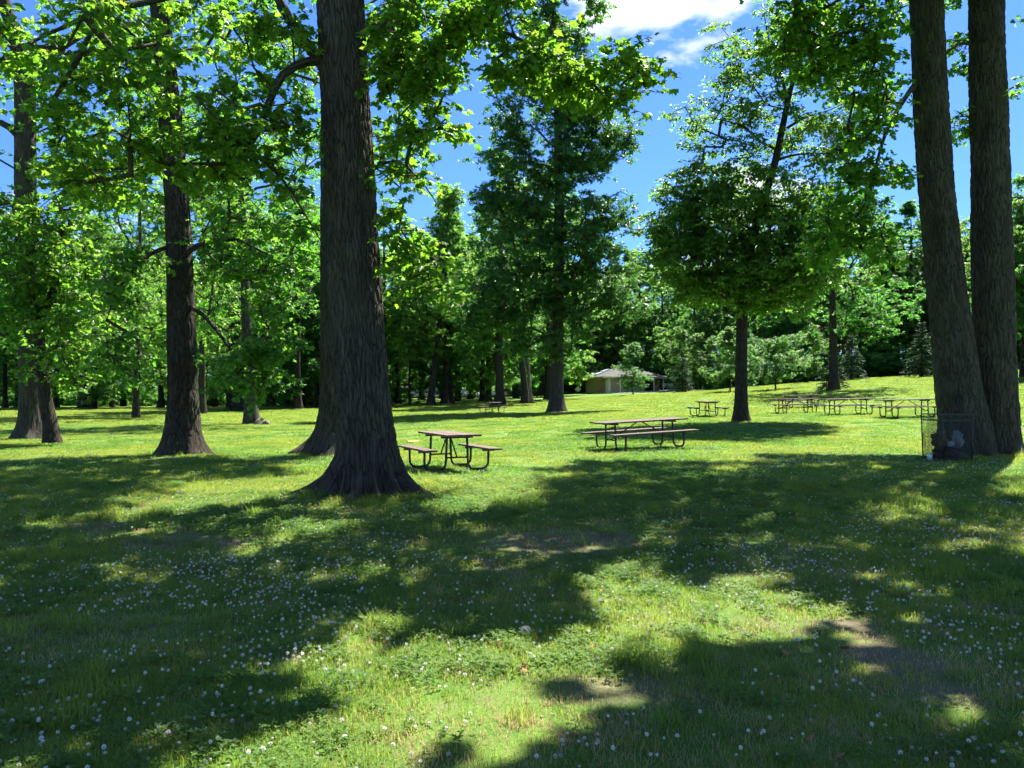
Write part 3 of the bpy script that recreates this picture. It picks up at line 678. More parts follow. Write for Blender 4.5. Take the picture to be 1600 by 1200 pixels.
C = sample_lobes([px_lobe(395, 570, 50, 50, lY - 1.0, 1.2, 26), px_lobe(330, 555, 45, 50, lY - .8, 1.0, 14), px_lobe(380, 420, 70, 60, lY - .8, 1.5, 34), px_lobe(340, 330, 70, 60, lY - .4, 1.6, 30), px_lobe(210, 440, 60, 60, lY - .8, 1.3, 26),
                  px_lobe(215, 550, 55, 60, lY - .6, 1.3, 24), px_lobe(195, 300, 80, 80, lY, 1.6, 34), px_lobe(250, 120, 110, 90, lY + .4, 2.0, 46), px_lobe(420, 510, 32, 45, lY - 1.2, 0.8, 10),
                  ((-9, 21, 14.5), (5.5, 5, 3.5), 60)], rc, 0.1, 0.40, 0.55, 9)
px_, py_ = to_px(C); C = C[~((px_ > 235) & (px_ < 325) & (C[:, 1] < lY + .3))]; TREES['left']['C'] = C
# double-stemmed tree -----------------------------------------------------
dY = 20.5; db = gp(1522, dY)
TREES['double'] = dict(base=db, path=[W(1508, 725, dY), W(1507, 670, dY), W(1498, 605, dY), W(1474, 400, dY), W(1459, 200, dY), W(1451, 0, dY), W(1440, -250, dY), W(1430, -550, dY)], rad=[0.64, 0.60, 0.53, 0.435, 0.41, 0.40, 0.33, 0.06],
                       path2=[W(1553, 725, dY + .25), W(1555, 670, dY + .25), W(1555, 600, dY + .25), W(1552, 400, dY + .25), W(1549, 200, dY + .25), W(1546, 0, dY + .25), W(1560, -250, dY + .25), W(1575, -550, dY + .25)], rad2=[0.58, 0.52, 0.50, 0.475, 0.44, 0.42, 0.33, 0.06])
dbl_limbs = [([W(1440, 120, dY), W(1418, 150, dY - .5), W(1390, 200, dY - .9), W(1372, 260, dY - 1.2), W(1358, 330, dY - 1.4), W(1350, 390, dY - 1.5)], [0.075, 0.06, 0.045, 0.033, 0.022, 0.01]),
             ([W(1545, 85, dY + .2), W(1520, 66, dY + .2), W(1500, 68, dY), W(1478, 85, dY - .2)], [0.05, 0.045, 0.04, 0.03]),
             ([W(1440, -80, dY), W(1390, -60, dY - 1), W(1320, -10, dY - 1.6), W(1250, 30, dY - 1.9)], [0.1, 0.07, 0.045, 0.015])]
C = sample_lobes([px_lobe(1370, 120, 75, 110, dY - .8, 1.6, 60), px_lobe(1300, 60, 85, 70, dY - 1.3, 1.4, 44), px_lobe(1350, 300, 70, 85, dY - 1.2, 1.3, 44), px_lobe(1400, 380, 40, 50, dY - .9, 1.0, 12), px_lobe(1290, 370, 40, 35, dY - 1.3, .8, 8), px_lobe(1505, 60, 30, 80, dY + .6, .8, 12), px_lobe(1505, 210, 16, 40, dY + .8, .5, 4),
                  px_lobe(1620, 70, 50, 90, dY - .3, 1.2, 16), px_lobe(1250, 20, 50, 45, dY - 1.5, 1, 12), ((11.8, 20.5, 16), (6.5, 6.5, 4.0), 280)], rc, 0.1, 0.40, 0.6, 13)
px_, py_ = to_px(C); C = C[~((((px_ > 1395) & (px_ < 1515)) | ((px_ > 1490) & (px_ < 1615))) & (C[:, 1] < dY + .45) & (py_ > 0))]; TREES['double']['C'] = C
# tree outside the right edge of the picture that shades the near lawn
eb = np.array([10.6, 10.5, gz1(10.6, 10.5)])
TREES['edge'] = dict(base=eb, path=[eb + [0, 0, -.3], eb + [0, 0, 1.5], eb + [-.1, .1, 5], eb + [-.3, .1, 9], eb + [-.3, 0, 14], eb + [-.2, 0, 19]], rad=[.42, .38, .34, .3, .2, .04])
C = sample_lobes([((9.8, 10.5, 13), (5, 5, 4), 110)], rc, 0.3, 0.4, 0.5, 17)
TREES['edge']['C'] = C[~in_view(C, 60)]
for k in ('main', 'behind', 'left', 'double', 'edge'):
    C = TREES[k]['C']; TREES[k]['C'] = carve(C, rc)
# add canopy where the photograph shows shade but the sky is still open
allC = np.concatenate([TREES[k]['C'] for k in TREES])
sdir = S / S[2]
gxx, gyy = np.meshgrid(np.arange(-14, 14, 0.62), np.arange(2.7, 19.5, 0.62)); gxx = gxx.ravel() + rc.uniform(-.2, .2, gxx.size); gyy = gyy.ravel() + rc.uniform(-.2, .2, gyy.size)
ppx, ppy = to_px(np.stack([gxx, gyy, 0 * gxx], -1)); mk = sunmask(ppx, ppy)
flatC = ground_hit(allC)
own = {k: [] for k in TREES}
crown_c = {'main': (-3, 12.5), 'behind': (-4.7, 21), 'left': (-9, 21), 'double': (11.8, 20.5), 'edge': (9.5, 10.5)}
for x, y, m in zip(gxx, gyy, mk):
    if not (m < 0.75): continue
    if m == 0.5 and rc.uniform() < 0.74: continue
    ring = np.array([(x + math.cos(a) * .42, y + math.sin(a) * .42, 0) for a in np.linspace(0, 6.283, 9)[:-1]]); rx_, ry_ = to_px(ring); lit = int((sunmask(rx_, ry_) > .75).sum())
    if lit >= 4 or (lit and rc.uniform() < .25): continue          # keep the crown clear of the edge of a sunlit gap
    need = 5 - int((np.hypot(flatC[:, 0] - x, flatC[:, 1] - y) < 0.62).sum())
    for _ in range(max(0, need)):
        h = max(8.0, 3.2 + 0.68 * y) + rc.uniform(0, 3.5)
        p = np.array([x, y, 0]) + sdir * h + np.r_[rc.normal(0, .12, 2), 0]
        k = min(crown_c, key=lambda q: np.hypot(p[0] - crown_c[q][0], p[1] - crown_c[q][1]))
        own[k].append(p)
for k in own:
    if own[k]: TREES[k]['C'] = np.concatenate([TREES[k]['C'], np.array(own[k])])

T = TREES['main']
build_tree('shade_tree', 'massive furrowed tree trunk with spreading roots nearest the camera, beside a picnic table', T['base'], T['path'], T['rad'], T['C'], M['maple'], M['bark'], 'maple', 60, 0.55, 0.112, main_limbs,
           singles=300, seed=1, droop=0.45, trunk_kw=dict(nside=300, step=0.035, bulge=.07, roots=[(math.pi * 1.03, 0.72, 0.17, 0.20), (math.pi * 1.03, 0.24, 0.14, 0.5), (math.pi * 1.20, 0.34, 0.10, 0.34), (math.pi * 1.33, 0.26, 0.08, 0.42), (math.pi * 1.46, 0.60, 0.09, 0.16), (math.pi * 1.47, 0.22, 0.08, 0.42), (math.pi * 1.62, 0.34, 0.09, 0.30), (math.pi * 1.76, 0.42, 0.10, 0.40), (math.pi * 1.91, 0.42, 0.11, 0.22), (math.pi * 1.92, 0.22, 0.12, 0.55), (0.25, 0.34, 0.11, 0.40), (0.9, 0.4, 0.16, 0.4), (1.6, 0.5, 0.2, 0.3), (2.3, 0.45, 0.16, 0.4)], flare=0.10, fh=0.5, disp=0.022, dfreq=30))
T = TREES['behind']
build_tree('shade_tree', 'thick trunk half hidden behind the massive nearest trunk', T['base'], T['path'], T['rad'], T['C'], M['mapleB'], M['barkB'], 'maple6', 40, 0.7, 0.16, seed=2,
           trunk_kw=dict(nside=96, step=0.08, roots=[(math.pi, 0.55, 0.4, 0.35), (math.pi * 1.5, 0.3, 0.35, 0.3), (0.1, 0.35, 0.4, 0.35)], flare=0.45, fh=0.6, disp=0.02, dfreq=15))
T = TREES['left']
build_tree('shade_tree', 'dark straight trunk with hanging bright maple boughs standing in its own shade', T['base'], T['path'], T['rad'], T['C'], M['mapleB'], M['barkD'], 'maple', 52, 0.7, 0.132, left_limbs, singles=300, seed=3, droop=0.5,
           trunk_kw=dict(nside=96, step=0.08, roots=[(math.pi * 0.98, 0.22, 0.4, 0.3), (math.pi * 1.4, 0.2, 0.3, 0.28), (math.pi * 1.75, 0.2, 0.3, 0.28), (0.0, 0.25, 0.4, 0.3)], flare=0.35, fh=0.6, disp=0.02, dfreq=15))
T = TREES['double']
build_tree('twin_trunk_tree', 'big twin-stemmed tree behind the wire litter basket', T['base'], T['path'], T['rad'], T['C'], M['maple'], M['barkB'], 'maple6', 56, 0.7, 0.136, dbl_limbs, singles=300, seed=4, droop=0.5,
           extra_trunks=[(T['path2'], T['rad2'], dict(roots=[(0.1, 0.30, 0.4, 0.4), (math.pi * 1.6, 0.2, 0.3, 0.3)], seed=44))],
           trunk_kw=dict(nside=110, step=0.07, roots=[(math.pi, 0.10, 0.4, 0.3), (math.pi * 1.3, 0.12, 0.3, 0.28), (math.pi * 1.6, 0.15, 0.3, 0.28)], flare=0.12, fh=0.6, disp=0.026, dfreq=24, bulge=.10))
T = TREES['edge']
build_tree('shade_tree', 'tree just outside the picture, beyond the shaded lawn edge', T['base'], T['path'], T['rad'], T['C'], M['maple'], M['barkB'], 'maple6', 40, 0.65, 0.16, seed=5, trunk_kw=dict(nside=32, step=0.25, flare=.4))

# leftmost tree and the sapling beside it -----------------------------------------------------
tY = 28.5; tb = gp(52, tY)
C = sample_lobes([px_lobe(70, 380, 90, 90, tY - 2, 2.0, 40), px_lobe(30, 500, 60, 60, tY - 2.2, 1.8, 26), px_lobe(100, 200, 90, 90, tY, 2.5, 34), px_lobe(0, 100, 80, 110, tY, 2.5, 34), px_lobe(150, 60, 90, 70, tY, 2.5, 34), px_lobe(-60, 300, 80, 120, tY, 2.5, 20), ((-17.5, 28, 18), (6, 5, 4), 50)], rc, 0.1, 0.42, 0.5, 21)
px_, py_ = to_px(C); C = C[~((px_ > 0) & (px_ < 78) & (C[:, 1] < tY + .5) & (py_ < 330))]
build_tree('shade_tree', 'thick forked trunk at the far left with a slim leaning tree in front', tb, [tb + [0, 0, -.3], W(50, 640, tY), W(46, 500, tY), W(38, 300, tY), W(34, 110, tY), W(20, 60, tY), W(-10, -60, tY), W(-20, -250, tY)], [.47, .40, .37, .35, .34, .24, .18, .05], C, M['mapleB'], M['barkB'], 'maple6', 40, 0.85, 0.18,
           [([W(36, 120, tY), W(52, 88, tY), W(100, 62, tY - .4), W(140, 35, tY - .6), W(180, 5, tY - .8), W(230, -40, tY - 1)], [.28, .24, .19, .16, .12, .05]), ([W(36, 222, tY), W(20, 205, tY - .3), W(0, 190, tY - .6), W(-50, 180, tY - 1)], [.15, .13, .11, .05])], seed=6, droop=0.45,
           trunk_kw=dict(nside=72, step=.12, flare=.35, fh=.6, disp=.02, dfreq=14, roots=[(math.pi, .3, .4, .35), (math.pi * 1.6, .2, .3, .3)]))
sY = 25.6; sb = gp(83, sY)
C = sample_lobes([px_lobe(110, 400, 70, 60, sY, 1.6, 40), px_lobe(60, 440, 60, 60, sY - .3, 1.4, 30), px_lobe(130, 500, 55, 50, sY, 1.4, 24), px_lobe(100, 570, 60, 35, sY, 1.2, 14), px_lobe(30, 340, 70, 60, sY, 1.4, 26), px_lobe(110, 310, 70, 60, sY, 1.6, 26)], rc, 0.0, 0.40, 0.6, 23)
build_tree('slim_tree', 'slim leaning forked tree in front of the thick far left trunk', sb, [sb + [0, 0, -.2], W(80, 670, sY), W(71, 620, sY), W(62, 540, sY), W(64, 495, sY), W(78, 465, sY), W(90, 420, sY), W(96, 340, sY)], [.25, .22, .19, .16, .15, .12, .09, .03], C, M['mapleB'], M['barkD'], 'maple6', 38, 0.7, 0.16,
           [([W(64, 500, sY), W(58, 480, sY), W(48, 450, sY), W(40, 400, sY)], [.08, .06, .045, .02]), ([W(90, 425, sY), W(110, 425, sY - .2), W(140, 418, sY - .4)], [.06, .045, .02])], seed=7, trunk_kw=dict(nside=28, step=.15, flare=.3, disp=.008))

# far lawn trees read one by one -----------------------------------------------------
def auto_tree(name, label, px, Y, H, r, cw, c0, leafmat, barkmat, lean=(0, 0), nclus=160, size=0.22, leaf='clump', nleaf=44, seed=0, gap=0.42, crad=1.0, group=None, top=0.25, r0=0.02, flat=0.55, droop=.35, cat='tree'):
    """a free-standing tree: H height, r trunk radius, cw crown half width, c0 height where the crown starts"""
    rg = np.random.default_rng(500 + seed); b = gp(px, Y)
    hs = np.array([-0.3, 1.0, H * .25, H * .5, H * .75, H]); k = np.clip(hs / H, 0, 1)
    path = [b + np.array([lean[0] * kk + rg.normal(0, .08) * (kk > 0), lean[1] * kk, h]) for h, kk in zip(hs, k)]
    rad = [r * 1.1, r, r * .85, r * .62, r * .38, .03]
    zs = rg.uniform(c0, H, 14); lobes = []
    for z in zs:
        tt = (z - c0) / (H - c0); w = cw * (0.35 + 1.1 * math.sin(math.pi * min(1, (tt * .85 + .12))) ** 0.8) * (1 if tt < .75 else (1 - tt) * 3 + .25) * .62
        a = rg.uniform(0, 2 * math.pi); c = b + np.array([lean[0] * z / H, lean[1] * z / H, z]) + np.array([math.cos(a) * w * .75, math.sin(a) * w * .75, 0])
        lobes.append((c, (w * .8, w * .8, (H - c0) * .13), max(4, nclus // 14)))
    C = sample_lobes([(c_, r_, int(n_ * 1.5)) for c_, r_, n_ in lobes], rg, 0.0, gap, .45, seed)
    return build_tree(name, label, b, path, rad, C, leafmat, barkmat, leaf, nleaf, crad, size * 1.1, cat=cat, group=group, seed=seed, trunk_kw=dict(nside=20, step=.5, flare=.55, fh=.55, disp=.0), twigs=4, twig_r=0.0, r0=r0, flat=flat, droop=droop, tilt=.6)

# tall dark tree in the middle
oY = 58.0; ob = gp(870, oY)
L_ = [(875, 0, 75, 60), (862, 90, 60, 50), (850, 180, 85, 45), (900, 165, 60, 40), (845, 250, 100, 45), (920, 235, 62, 35), (955, 205, 35, 20), (880, 320, 100, 45), (800, 320, 55, 40), (860, 390, 110, 45), (945, 360, 45, 30), (820, 450, 85, 40), (915, 440, 70, 40), (860, 500, 70, 35), (770, 480, 40, 40), (955, 480, 40, 30), (850, 545, 50, 25)]
C = sample_lobes([px_lobe(870 + (a - 870) * 1.14, b_, c * 1.1, d, oY, c / F * oY * .95, max(9, int(c * d / 34))) for a, b_, c, d in L_], rc, .1, .40, .45, 31)
build_tree('dark_tree', 'tall dark green tree with a straight trunk in the middle of the lawn', ob, [ob + [0, 0, -.3], W(870, 600, oY), W(872, 500, oY), W(874, 350, oY), W(872, 180, oY), W(866, 40, oY), W(862, -40, oY)], [.56, .48, .42, .36, .26, .14, .03], C, M['oak'], M['barkB'], 'clump', 44, .95, .33, seed=31, twigs=5, twig_r=0, r0=.02, tilt=.7,
           trunk_kw=dict(nside=40, step=.3, flare=.55, fh=.6, disp=.012))
# round low tree above the small picnic table on the right
rY = 34.0; rb_ = gp(1158, rY)
L_ = [(1160, 420, 120, 50, 1.0), (1090, 400, 80, 50, 1.0), (1240, 410, 85, 55, 1.0), (1150, 350, 120, 45, 1.0), (1060, 350, 55, 40, .9), (1270, 350, 60, 50, .8), (1180, 300, 100, 40, .9), (1095, 295, 60, 40, .9), (1120, 455, 70, 25, .8), (1215, 465, 70, 28, .8),
      (1110, 175, 80, 28, .38), (1180, 150, 60, 40, .4), (1270, 210, 70, 45, .5), (1230, 100, 60, 45, .4), (1160, 90, 55, 40, .38), (1190, 40, 70, 35, .4), (1270, 60, 50, 60, .45), (1310, 150, 55, 60, .5), (1140, 235, 70, 25, .5), (1320, 260, 40, 45, .6)]
C = sample_lobes([px_lobe(a, b_, c * 1.12, d * 1.1, rY, c / F * rY * .9, max(6, int(c * d / (34 if b_ > 270 else 34) * k_))) for a, b_, c, d, k_ in L_], rc, .0, .34, .7, 37)
build_tree('round_tree', 'low dense small-leaved tree with a bent open top, over the lawn by the small table', rb_, [rb_ + [0, 0, -.3], W(1158, 620, rY), W(1160, 500, rY), W(1170, 400, rY), W(1198, 300, rY), W(1213, 250, rY), W(1230, 170, rY), W(1243, 120, rY), W(1275, 40, rY)], [.30, .26, .235, .21, .17, .15, .12, .09, .03], C, M['small'], M['barkD'], 'oval', 78, .62, .18,
           [([W(1232, 165, rY), W(1225, 125, rY), W(1205, 70, rY), W(1195, 20, rY)], [.08, .06, .045, .02]), ([W(1215, 232, rY), W(1190, 220, rY - .3), W(1160, 195, rY - .6), W(1110, 180, rY - .9)], [.07, .055, .04, .015]), ([W(1222, 205, rY), W(1255, 185, rY), W(1300, 170, rY + .4)], [.07, .05, .02]), ([W(1213, 250, rY), W(1250, 240, rY - .3), W(1330, 237, rY - .5)], [.06, .045, .015])],
           seed=37, twigs=6, twig_r=.005, r0=.010, tilt=.7, trunk_kw=dict(nside=36, step=.2, flare=.5, fh=.45, disp=.008))
auto_tree('lawn_tree', 'tree with a low shrub at its foot, behind the row of picnic tables', 1303, 65, 17, .36, 5.5, 4.0, M['far'], M['barkD'], nclus=230, seed=41, size=.26)
auto_tree('lawn_tree', 'leaning tree beside an old stump on the open lawn', 393, 41, 19, .30, 4.5, 4.2, M['mapleB'], M['barkB'], lean=(-.9, 0), nclus=190, seed=42, size=.2, gap=.46)
auto_tree('lawn_tree', 'lone slender trunk on the sunlit lawn between the two left-hand trees', 213, 52, 22, .19, 4.2, 4.2, M['mapleB'], M['barkD'], lean=(.3, 0), nclus=200, seed=43, size=.22, gap=.47)
auto_tree('lawn_tree', 'dark trunk on the lawn just past the straight dark tree', 316, 62, 21, .26, 4.5, 5.0, M['far'], M['barkD'], nclus=180, seed=44, size=.26, gap=.46)
# trunks standing together in front of the car park, read one by one
auto_tree('lawn_tree', 'dark tree leaning right in front of the parked cars', 674, 85, 22, .36, 5, 5.5, M['far'], M['barkD'], lean=(2.0, 0), nclus=210, seed=45, size=.30)
auto_tree('lawn_tree', 'sturdy trunk just behind the distant picnic table', 781, 78, 23, .42, 5, 5.5, M['far'], M['barkD'], nclus=210, seed=46, size=.30)
auto_tree('lawn_tree', 'slender trunk beside a thinner pale leaning one, right of the distant picnic table', 818, 78, 24, .32, 4.5, 7.5, M['far'], M['barkD'], nclus=190, seed=47, size=.30)
auto_tree('thin_tree', 'thin pale trunk leaning against its darker neighbour near the distant table', 832, 79, 19, .17, 2.6, 8.0, M['far'], M['barkP'], lean=(-2.2, 0), nclus=90, seed=48, size=.28)
# models of the wood's trees: each built once where it stands, then copied
proto = {}
def far_proto(key, px, Y, H, r, cw, c0, mat, bark, label, group, seed, n=210, **kw):
    proto[key] = (auto_tree('woodland_tree', label, px, Y, H, r, cw, c0, mat, bark, nclus=n, seed=seed, group=group, **kw), H)
LB = {'left': ('leafy tree in the shaded row beyond the sunlit lawn', 'trees beyond the left lawn'),
      'mid': ('leafy tree in the grove around the car park', 'trees around the car park'),
      'right': ('leafy tree in the wood along the top of the slope', 'trees along the top of the slope'),
      'back': ('tall tree in the wood behind the restroom building', 'trees behind the restroom building'),
      'deep': ('distant tree deep in the wood behind all others', 'trees deep in the wood')}
far_proto('a', 145, 88, 21, .34, 5.5, 2.2, M['far'], M['barkD'], *LB['left'], 61, size=.36)
far_proto('b', 30, 96, 23, .36, 5.0, 2.8, M['far'], M['barkD'], *LB['left'], 62, size=.36, n=190)
far_proto('c', 445, 92, 24, .34, 4.6, 2.4, M['far'], M['barkD'], *LB['left'], 63, size=.34, gap=.45)
far_proto('d', 1180, 118, 22, .34, 6.0, 1.5, M['far'], M['barkD'], *LB['right'], 64, size=.38, n=250)
far_proto('e', 930, 142, 25, .36, 6.0, 1.2, M['shrub'], M['barkD'], *LB['back'], 65, size=.42, n=260)
far_proto('f', 1400, 112, 19, .3, 5.0, 1.0, M['young'], M['barkD'], *LB['right'], 66, size=.36, n=230)
rp = random.Random(3)
def place(key, px, Y, H, lab, rz=None):
    src, H0 = proto[key]; o = copy_tree(src); p = gp(px, Y); o.location = p; k = H / H0
    o.scale = (k * rp.uniform(.9, 1.15), k * rp.uniform(.9, 1.15), k); o.rotation_euler = (0, 0, rp.uniform(0, 6.28) if rz is None else rz)
    tag(o, LB[lab][0], 'tree', LB[lab][1]); return o
for px, Y, k, H in [(-60, 84, 'c', 22), (-20, 100, 'a', 22), (8, 92, 'c', 17), (88, 94, 'c', 20), (128, 92, 'b', 23), (176, 98, 'a', 16), (193, 104, 'c', 20), (250, 95, 'b', 22), (335, 100, 'a', 22), (360, 74, 'c', 22), (371, 72, 'b', 21),
                    (405, 104, 'c', 22), (425, 96, 'b', 22), (462, 92, 'a', 20), (472, 90, 'c', 24), (485, 100, 'd', 17), (466, 78, 'a', 20), (494, 84, 'f', 12), (448, 106, 'f', 14), (515, 106, 'd', 18), (500, 99, 'b', 24), (530, 88, 'a', 23), (565, 96, 'c', 23), (600, 92, 'b', 22)]:
    place(k, px, Y, H, 'left')
for px, Y, k, H in [(618, 110, 'f', 14), (702, 136, 'd', 19), (742, 141, 'f', 15), (802, 136, 'd', 20), (862, 140, 'f', 15), (622, 98, 'a', 20), (640, 88, 'c', 9), (697, 88, 'b', 22), (704, 90, 'a', 21), (714, 104, 'b', 22), (754, 96, 'c', 22), (763, 100, 'b', 22), (735, 118, 'a', 24), (660, 122, 'b', 23), (806, 112, 'c', 24), (858, 92, 'b', 25), (872, 118, 'b', 26), (845, 130, 'b', 25), (690, 136, 'b', 27)]:
    place(k, px, Y, H, 'mid')
for px, Y, k, H in [(900, 150, 'e', 24), (960, 146, 'e', 26), (1000, 152, 'd', 25), (1035, 140, 'e', 24), (1060, 150, 'e', 27), (880, 160, 'e', 26), (985, 165, 'e', 28), (915, 172, 'e', 28), (1045, 170, 'd', 28), (945, 158, 'd', 20)]:
    place(k, px, Y, H, 'back')
for px, Y, k, H in [(1085, 124, 'd', 18), (1110, 130, 'e', 22), (1135, 122, 'f', 16), (1160, 132, 'e', 23), (1215, 116, 'e', 20), (1240, 110, 'd', 18), (1262, 122, 'e', 23), (1290, 112, 'f', 18), (1318, 118, 'd', 23), (1345, 106, 'e', 17), (1372, 116, 'd', 22), (1425, 106, 'e', 22),
                    (1450, 114, 'd', 23), (1480, 104, 'f', 20), (1510, 112, 'd', 20), (1545, 106, 'e', 18), (1585, 96, 'f', 17), (1610, 104, 'd', 24), (1650, 94, 'e', 22), (1690, 100, 'd', 22), (1600, 70, 'f', 15), (1655, 66, 'd', 19)]:
    place(k, px, Y, H, 'right')
for i, px in enumerate(range(-140, 900, 52)):
    place('abce'[i % 4], px + rp.uniform(-14, 14), rp.uniform(118, 138) + (60 if px > 590 else 0), rp.uniform(20, 27), 'deep')
for i, px in enumerate(range(-140, 1760, 62)):
    place('edae'[i % 4], px + rp.uniform(-14, 14), rp.uniform(172, 196), rp.uniform(25, 31), 'deep')
ORD = 'first second third fourth fifth sixth seventh eighth ninth tenth eleventh twelfth thirteenth fourteenth fifteenth sixteenth seventeenth eighteenth nineteenth twentieth twenty-first twenty-second twenty-third twenty-fourth twenty-fifth twenty-sixth twenty-seventh twenty-eighth twenty-ninth thirtieth'.split()
WHERE = {'left': 'tree from the left in the shaded row beyond the sunlit lawn', 'mid': 'tree from the left in the grove around the car park', 'right': 'tree from the left in the wood along the top of the slope', 'back': 'tall tree from the left in the dark wood behind the restroom building'}
for lab, ph in WHERE.items():
    mem = sorted([o for o in COL.objects if o.parent is None and o.get('group') == LB[lab][1]], key=lambda o: o.location.x / o.location.y)
    for o, w_ in zip(mem, ORD): o['label'] = w_ + ' ' + ph
# slender young trees on the slope
def young(px, Y, H, cw, label, seed, mat='young', c0=None, r=.06):
    return auto_tree('young_tree', label, px, Y, H, r, cw, c0 or H * .2, M[mat], M['barkD'], nclus=135, size=.23, nleaf=30, seed=seed, gap=.36, crad=.55, r0=.01)
young(990, 96, 6.2, 1.75, 'young light green tree in front of the restroom building', 71)
young(1140, 82, 6.4, 1.7, 'young tree left of the bare trunk on the slope, near the round spruce', 72)
young(1212, 77, 5.0, 2.3, 'small spreading young tree just right of the low dense tree trunk', 73)
young(1271, 90, 6.0, 2.0, 'young tree high on the slope left of the lawn tree with a shrub', 74)
young(1062, 112, 8.5, 1.6, 'narrow young tree with orange-tipped crown behind the round spruce', 75, c0=1.0)
young(1095, 112, 8.0, 1.9, 'bushy young tree right of the round spruce', 76, c0=.8)
young(1120, 104, 7.0, 1.8, 'bushy pale young tree at the edge of the wood', 77, c0=.8)
young(1235, 100, 7.0, 2.2, 'pale bushy young tree at the top of the slope behind the small spreading one', 78, c0=.8)
young(1165, 98, 7.2, 2.2, 'pale bushy young tree at the top of the slope behind the dense tree trunk', 79, c0=.8)
# spruces
def spruce(px, Y, H, w, label, seed, low=.15):
    rg = np.random.default_rng(seed); b = gp(px, Y); root = tag(empty('spruce', b), label, 'spruce')
    me, _, _ = trunk_mesh('trunk', [b + [0, 0, -.2], b + [0, 0, H * .5], b + [0, 0, H]], [H * .018, H * .01, .01], b, M['barkD'], nside=10, step=.4, flare=.2); obj('trunk', me, root)
    P = []; D = []; Nn = []; S_ = []; A = []; B = []
    z = low
    while z < H - .1:
        t_ = z / H; L = w * (1 - t_) ** .85 * rg.uniform(.85, 1.1) + .06
        for k in range(int(9 + 5 * (1 - t_))):
            a = rg.uniform(0, 6.283); d = np.array([math.cos(a), math.sin(a), -.25 + .55 * t_]); Lk = L * rg.uniform(.75, 1.1)
            s0 = b + [0, 0, z + rg.uniform(-.1, .1)]; A.append(s0); B.append(s0 + d * Lk)
            n = max(4, int(Lk / .075)); u = rg.uniform(.15, 1.0, n)
            P.append(s0 + d * (u * Lk)[:, None] + rg.normal(0, .03, (n, 3)) + np.array([0, 0, -.12]) * (u ** 2)[:, None] * Lk)
            side = np.array([-math.sin(a), math.cos(a), 0]) * rg.choice([-1, 1], n)[:, None] * rg.uniform(.1, 1.0, n)[:, None]
            D.append(np.tile(d, (n, 1)) + side); Nn.append(np.tile((0, 0, 1.0), (n, 1)) + rg.normal(0, .4, (n, 3))); S_.append(rg.uniform(.16, .30, n))
        z += .2 + .05 * H / 6
    v, f = leaf_mesh(np.vstack(P), np.vstack(D), np.vstack(Nn), np.concatenate(S_), 'oval', b)
    obj('crown', mesh_np('crown', v, f, np.full(len(f), 3), [M['needle']]), root)
    v, f = segs(np.array(A), np.array(B), np.full(len(A), .015), np.full(len(A), .005), 3)
    obj('branches', mesh_np('branches', v - b, f, np.full(len(f), 4), [M['twig']], True), root)
    return root
spruce(1066, 100, 5.4, 1.75, 'dark round spruce beside the restroom building', 81)
spruce(1331, 84, 4.8, 1.7, 'dark spruce just right of the lawn tree behind the picnic tables', 82)
spruce(1441, 84, 6.0, 2.1, 'tall dark spruce on the slope close to the twin trunks', 83)
spruce(1291, 66, 2.3, 1.1, 'low bushy spruce at the foot of the lawn tree behind the tables', 84)
spruce(1312, 67, 1.9, .9, 'smaller bushy spruce tucked behind the lawn tree trunk', 85)
# shrubs under the wood
def shrub_proto(px, Y, H, w, mat, label, group, seed, name='shrub'):
    rg = np.random.default_rng(seed); b = gp(px, Y); root = tag(empty(name, b), label, 'shrub', group)
    C = sample_lobes([(b + [rg.uniform(-w, w) * .5, rg.uniform(-w, w) * .5, H * rg.uniform(.3, .65)], (w * .6, w * .6, H * .38), 12) for _ in range(7)], rg)
    C[:, 2] = np.maximum(C[:, 2], b[2] + .15)
    P, D, Nn, S_, _ = cluster_leaves(C, rg, 30, .55, .3, .7, .2, 5, .7); P[:, 2] = np.maximum(P[:, 2], b[2] + .05)
    v, f = leaf_mesh(P, D, Nn, S_, 'clump', b); obj('foliage', mesh_np('foliage', v, f, np.full(len(f), 3), [mat]), root)
    A = np.tile(b, (9, 1)); B = C[rg.choice(len(C), 9)]
    v, f = segs(A, B, np.full(9, .04), np.full(9, .01), 4); obj('stems', mesh_np('stems', v - b, f, np.full(len(f), 4), [M['twig']], True), root)
    return root
sL = ('dark bush in the shaded undergrowth along the far lawn edge', 'bushes along the far lawn edge'); sR = ('bush at the wood edge on top of the slope', 'bushes on top of the slope'); sB = ('dark bush under the trees behind the restroom building', 'bushes behind the building')
sh1 = shrub_proto(15, 112, 2.6, 2.6, M['shrub'], *sL, 91); sh2 = shrub_proto(1105, 114, 2.8, 2.8, M['far'], *sR, 92)
def place_shrub(src, px, Y, k, lab):
    o = copy_tree(src); o.location = gp(px, Y); o.scale = (k * rp.uniform(.9, 1.3), k * rp.uniform(.9, 1.3), k); o.rotation_euler = (0, 0, rp.uniform(0, 6.28)); tag(o, lab[0], 'shrub', lab[1])
for i, px in enumerate(range(-90, 625, 36)): place_shrub(sh1, px + rp.uniform(-10, 10), rp.uniform(112, 124), rp.uniform(.8, 1.5), sL)
for i, px in enumerate(range(640, 900, 34)): place_shrub(sh1, px, rp.uniform(162, 168), rp.uniform(1.3, 2.0), ('dark bush in the shade behind the parked cars', 'bushes behind the car park'))
for i, px in enumerate(range(870, 1075, 26)): place_shrub(sh1, px, rp.uniform(139, 146), rp.uniform(1.0, 1.8), sB)
for i, px in enumerate(range(1130, 1700, 27)): place_shrub(sh2 if i % 3 else sh1, px, rp.uniform(98, 108), rp.uniform(.8, 1.5), sR)
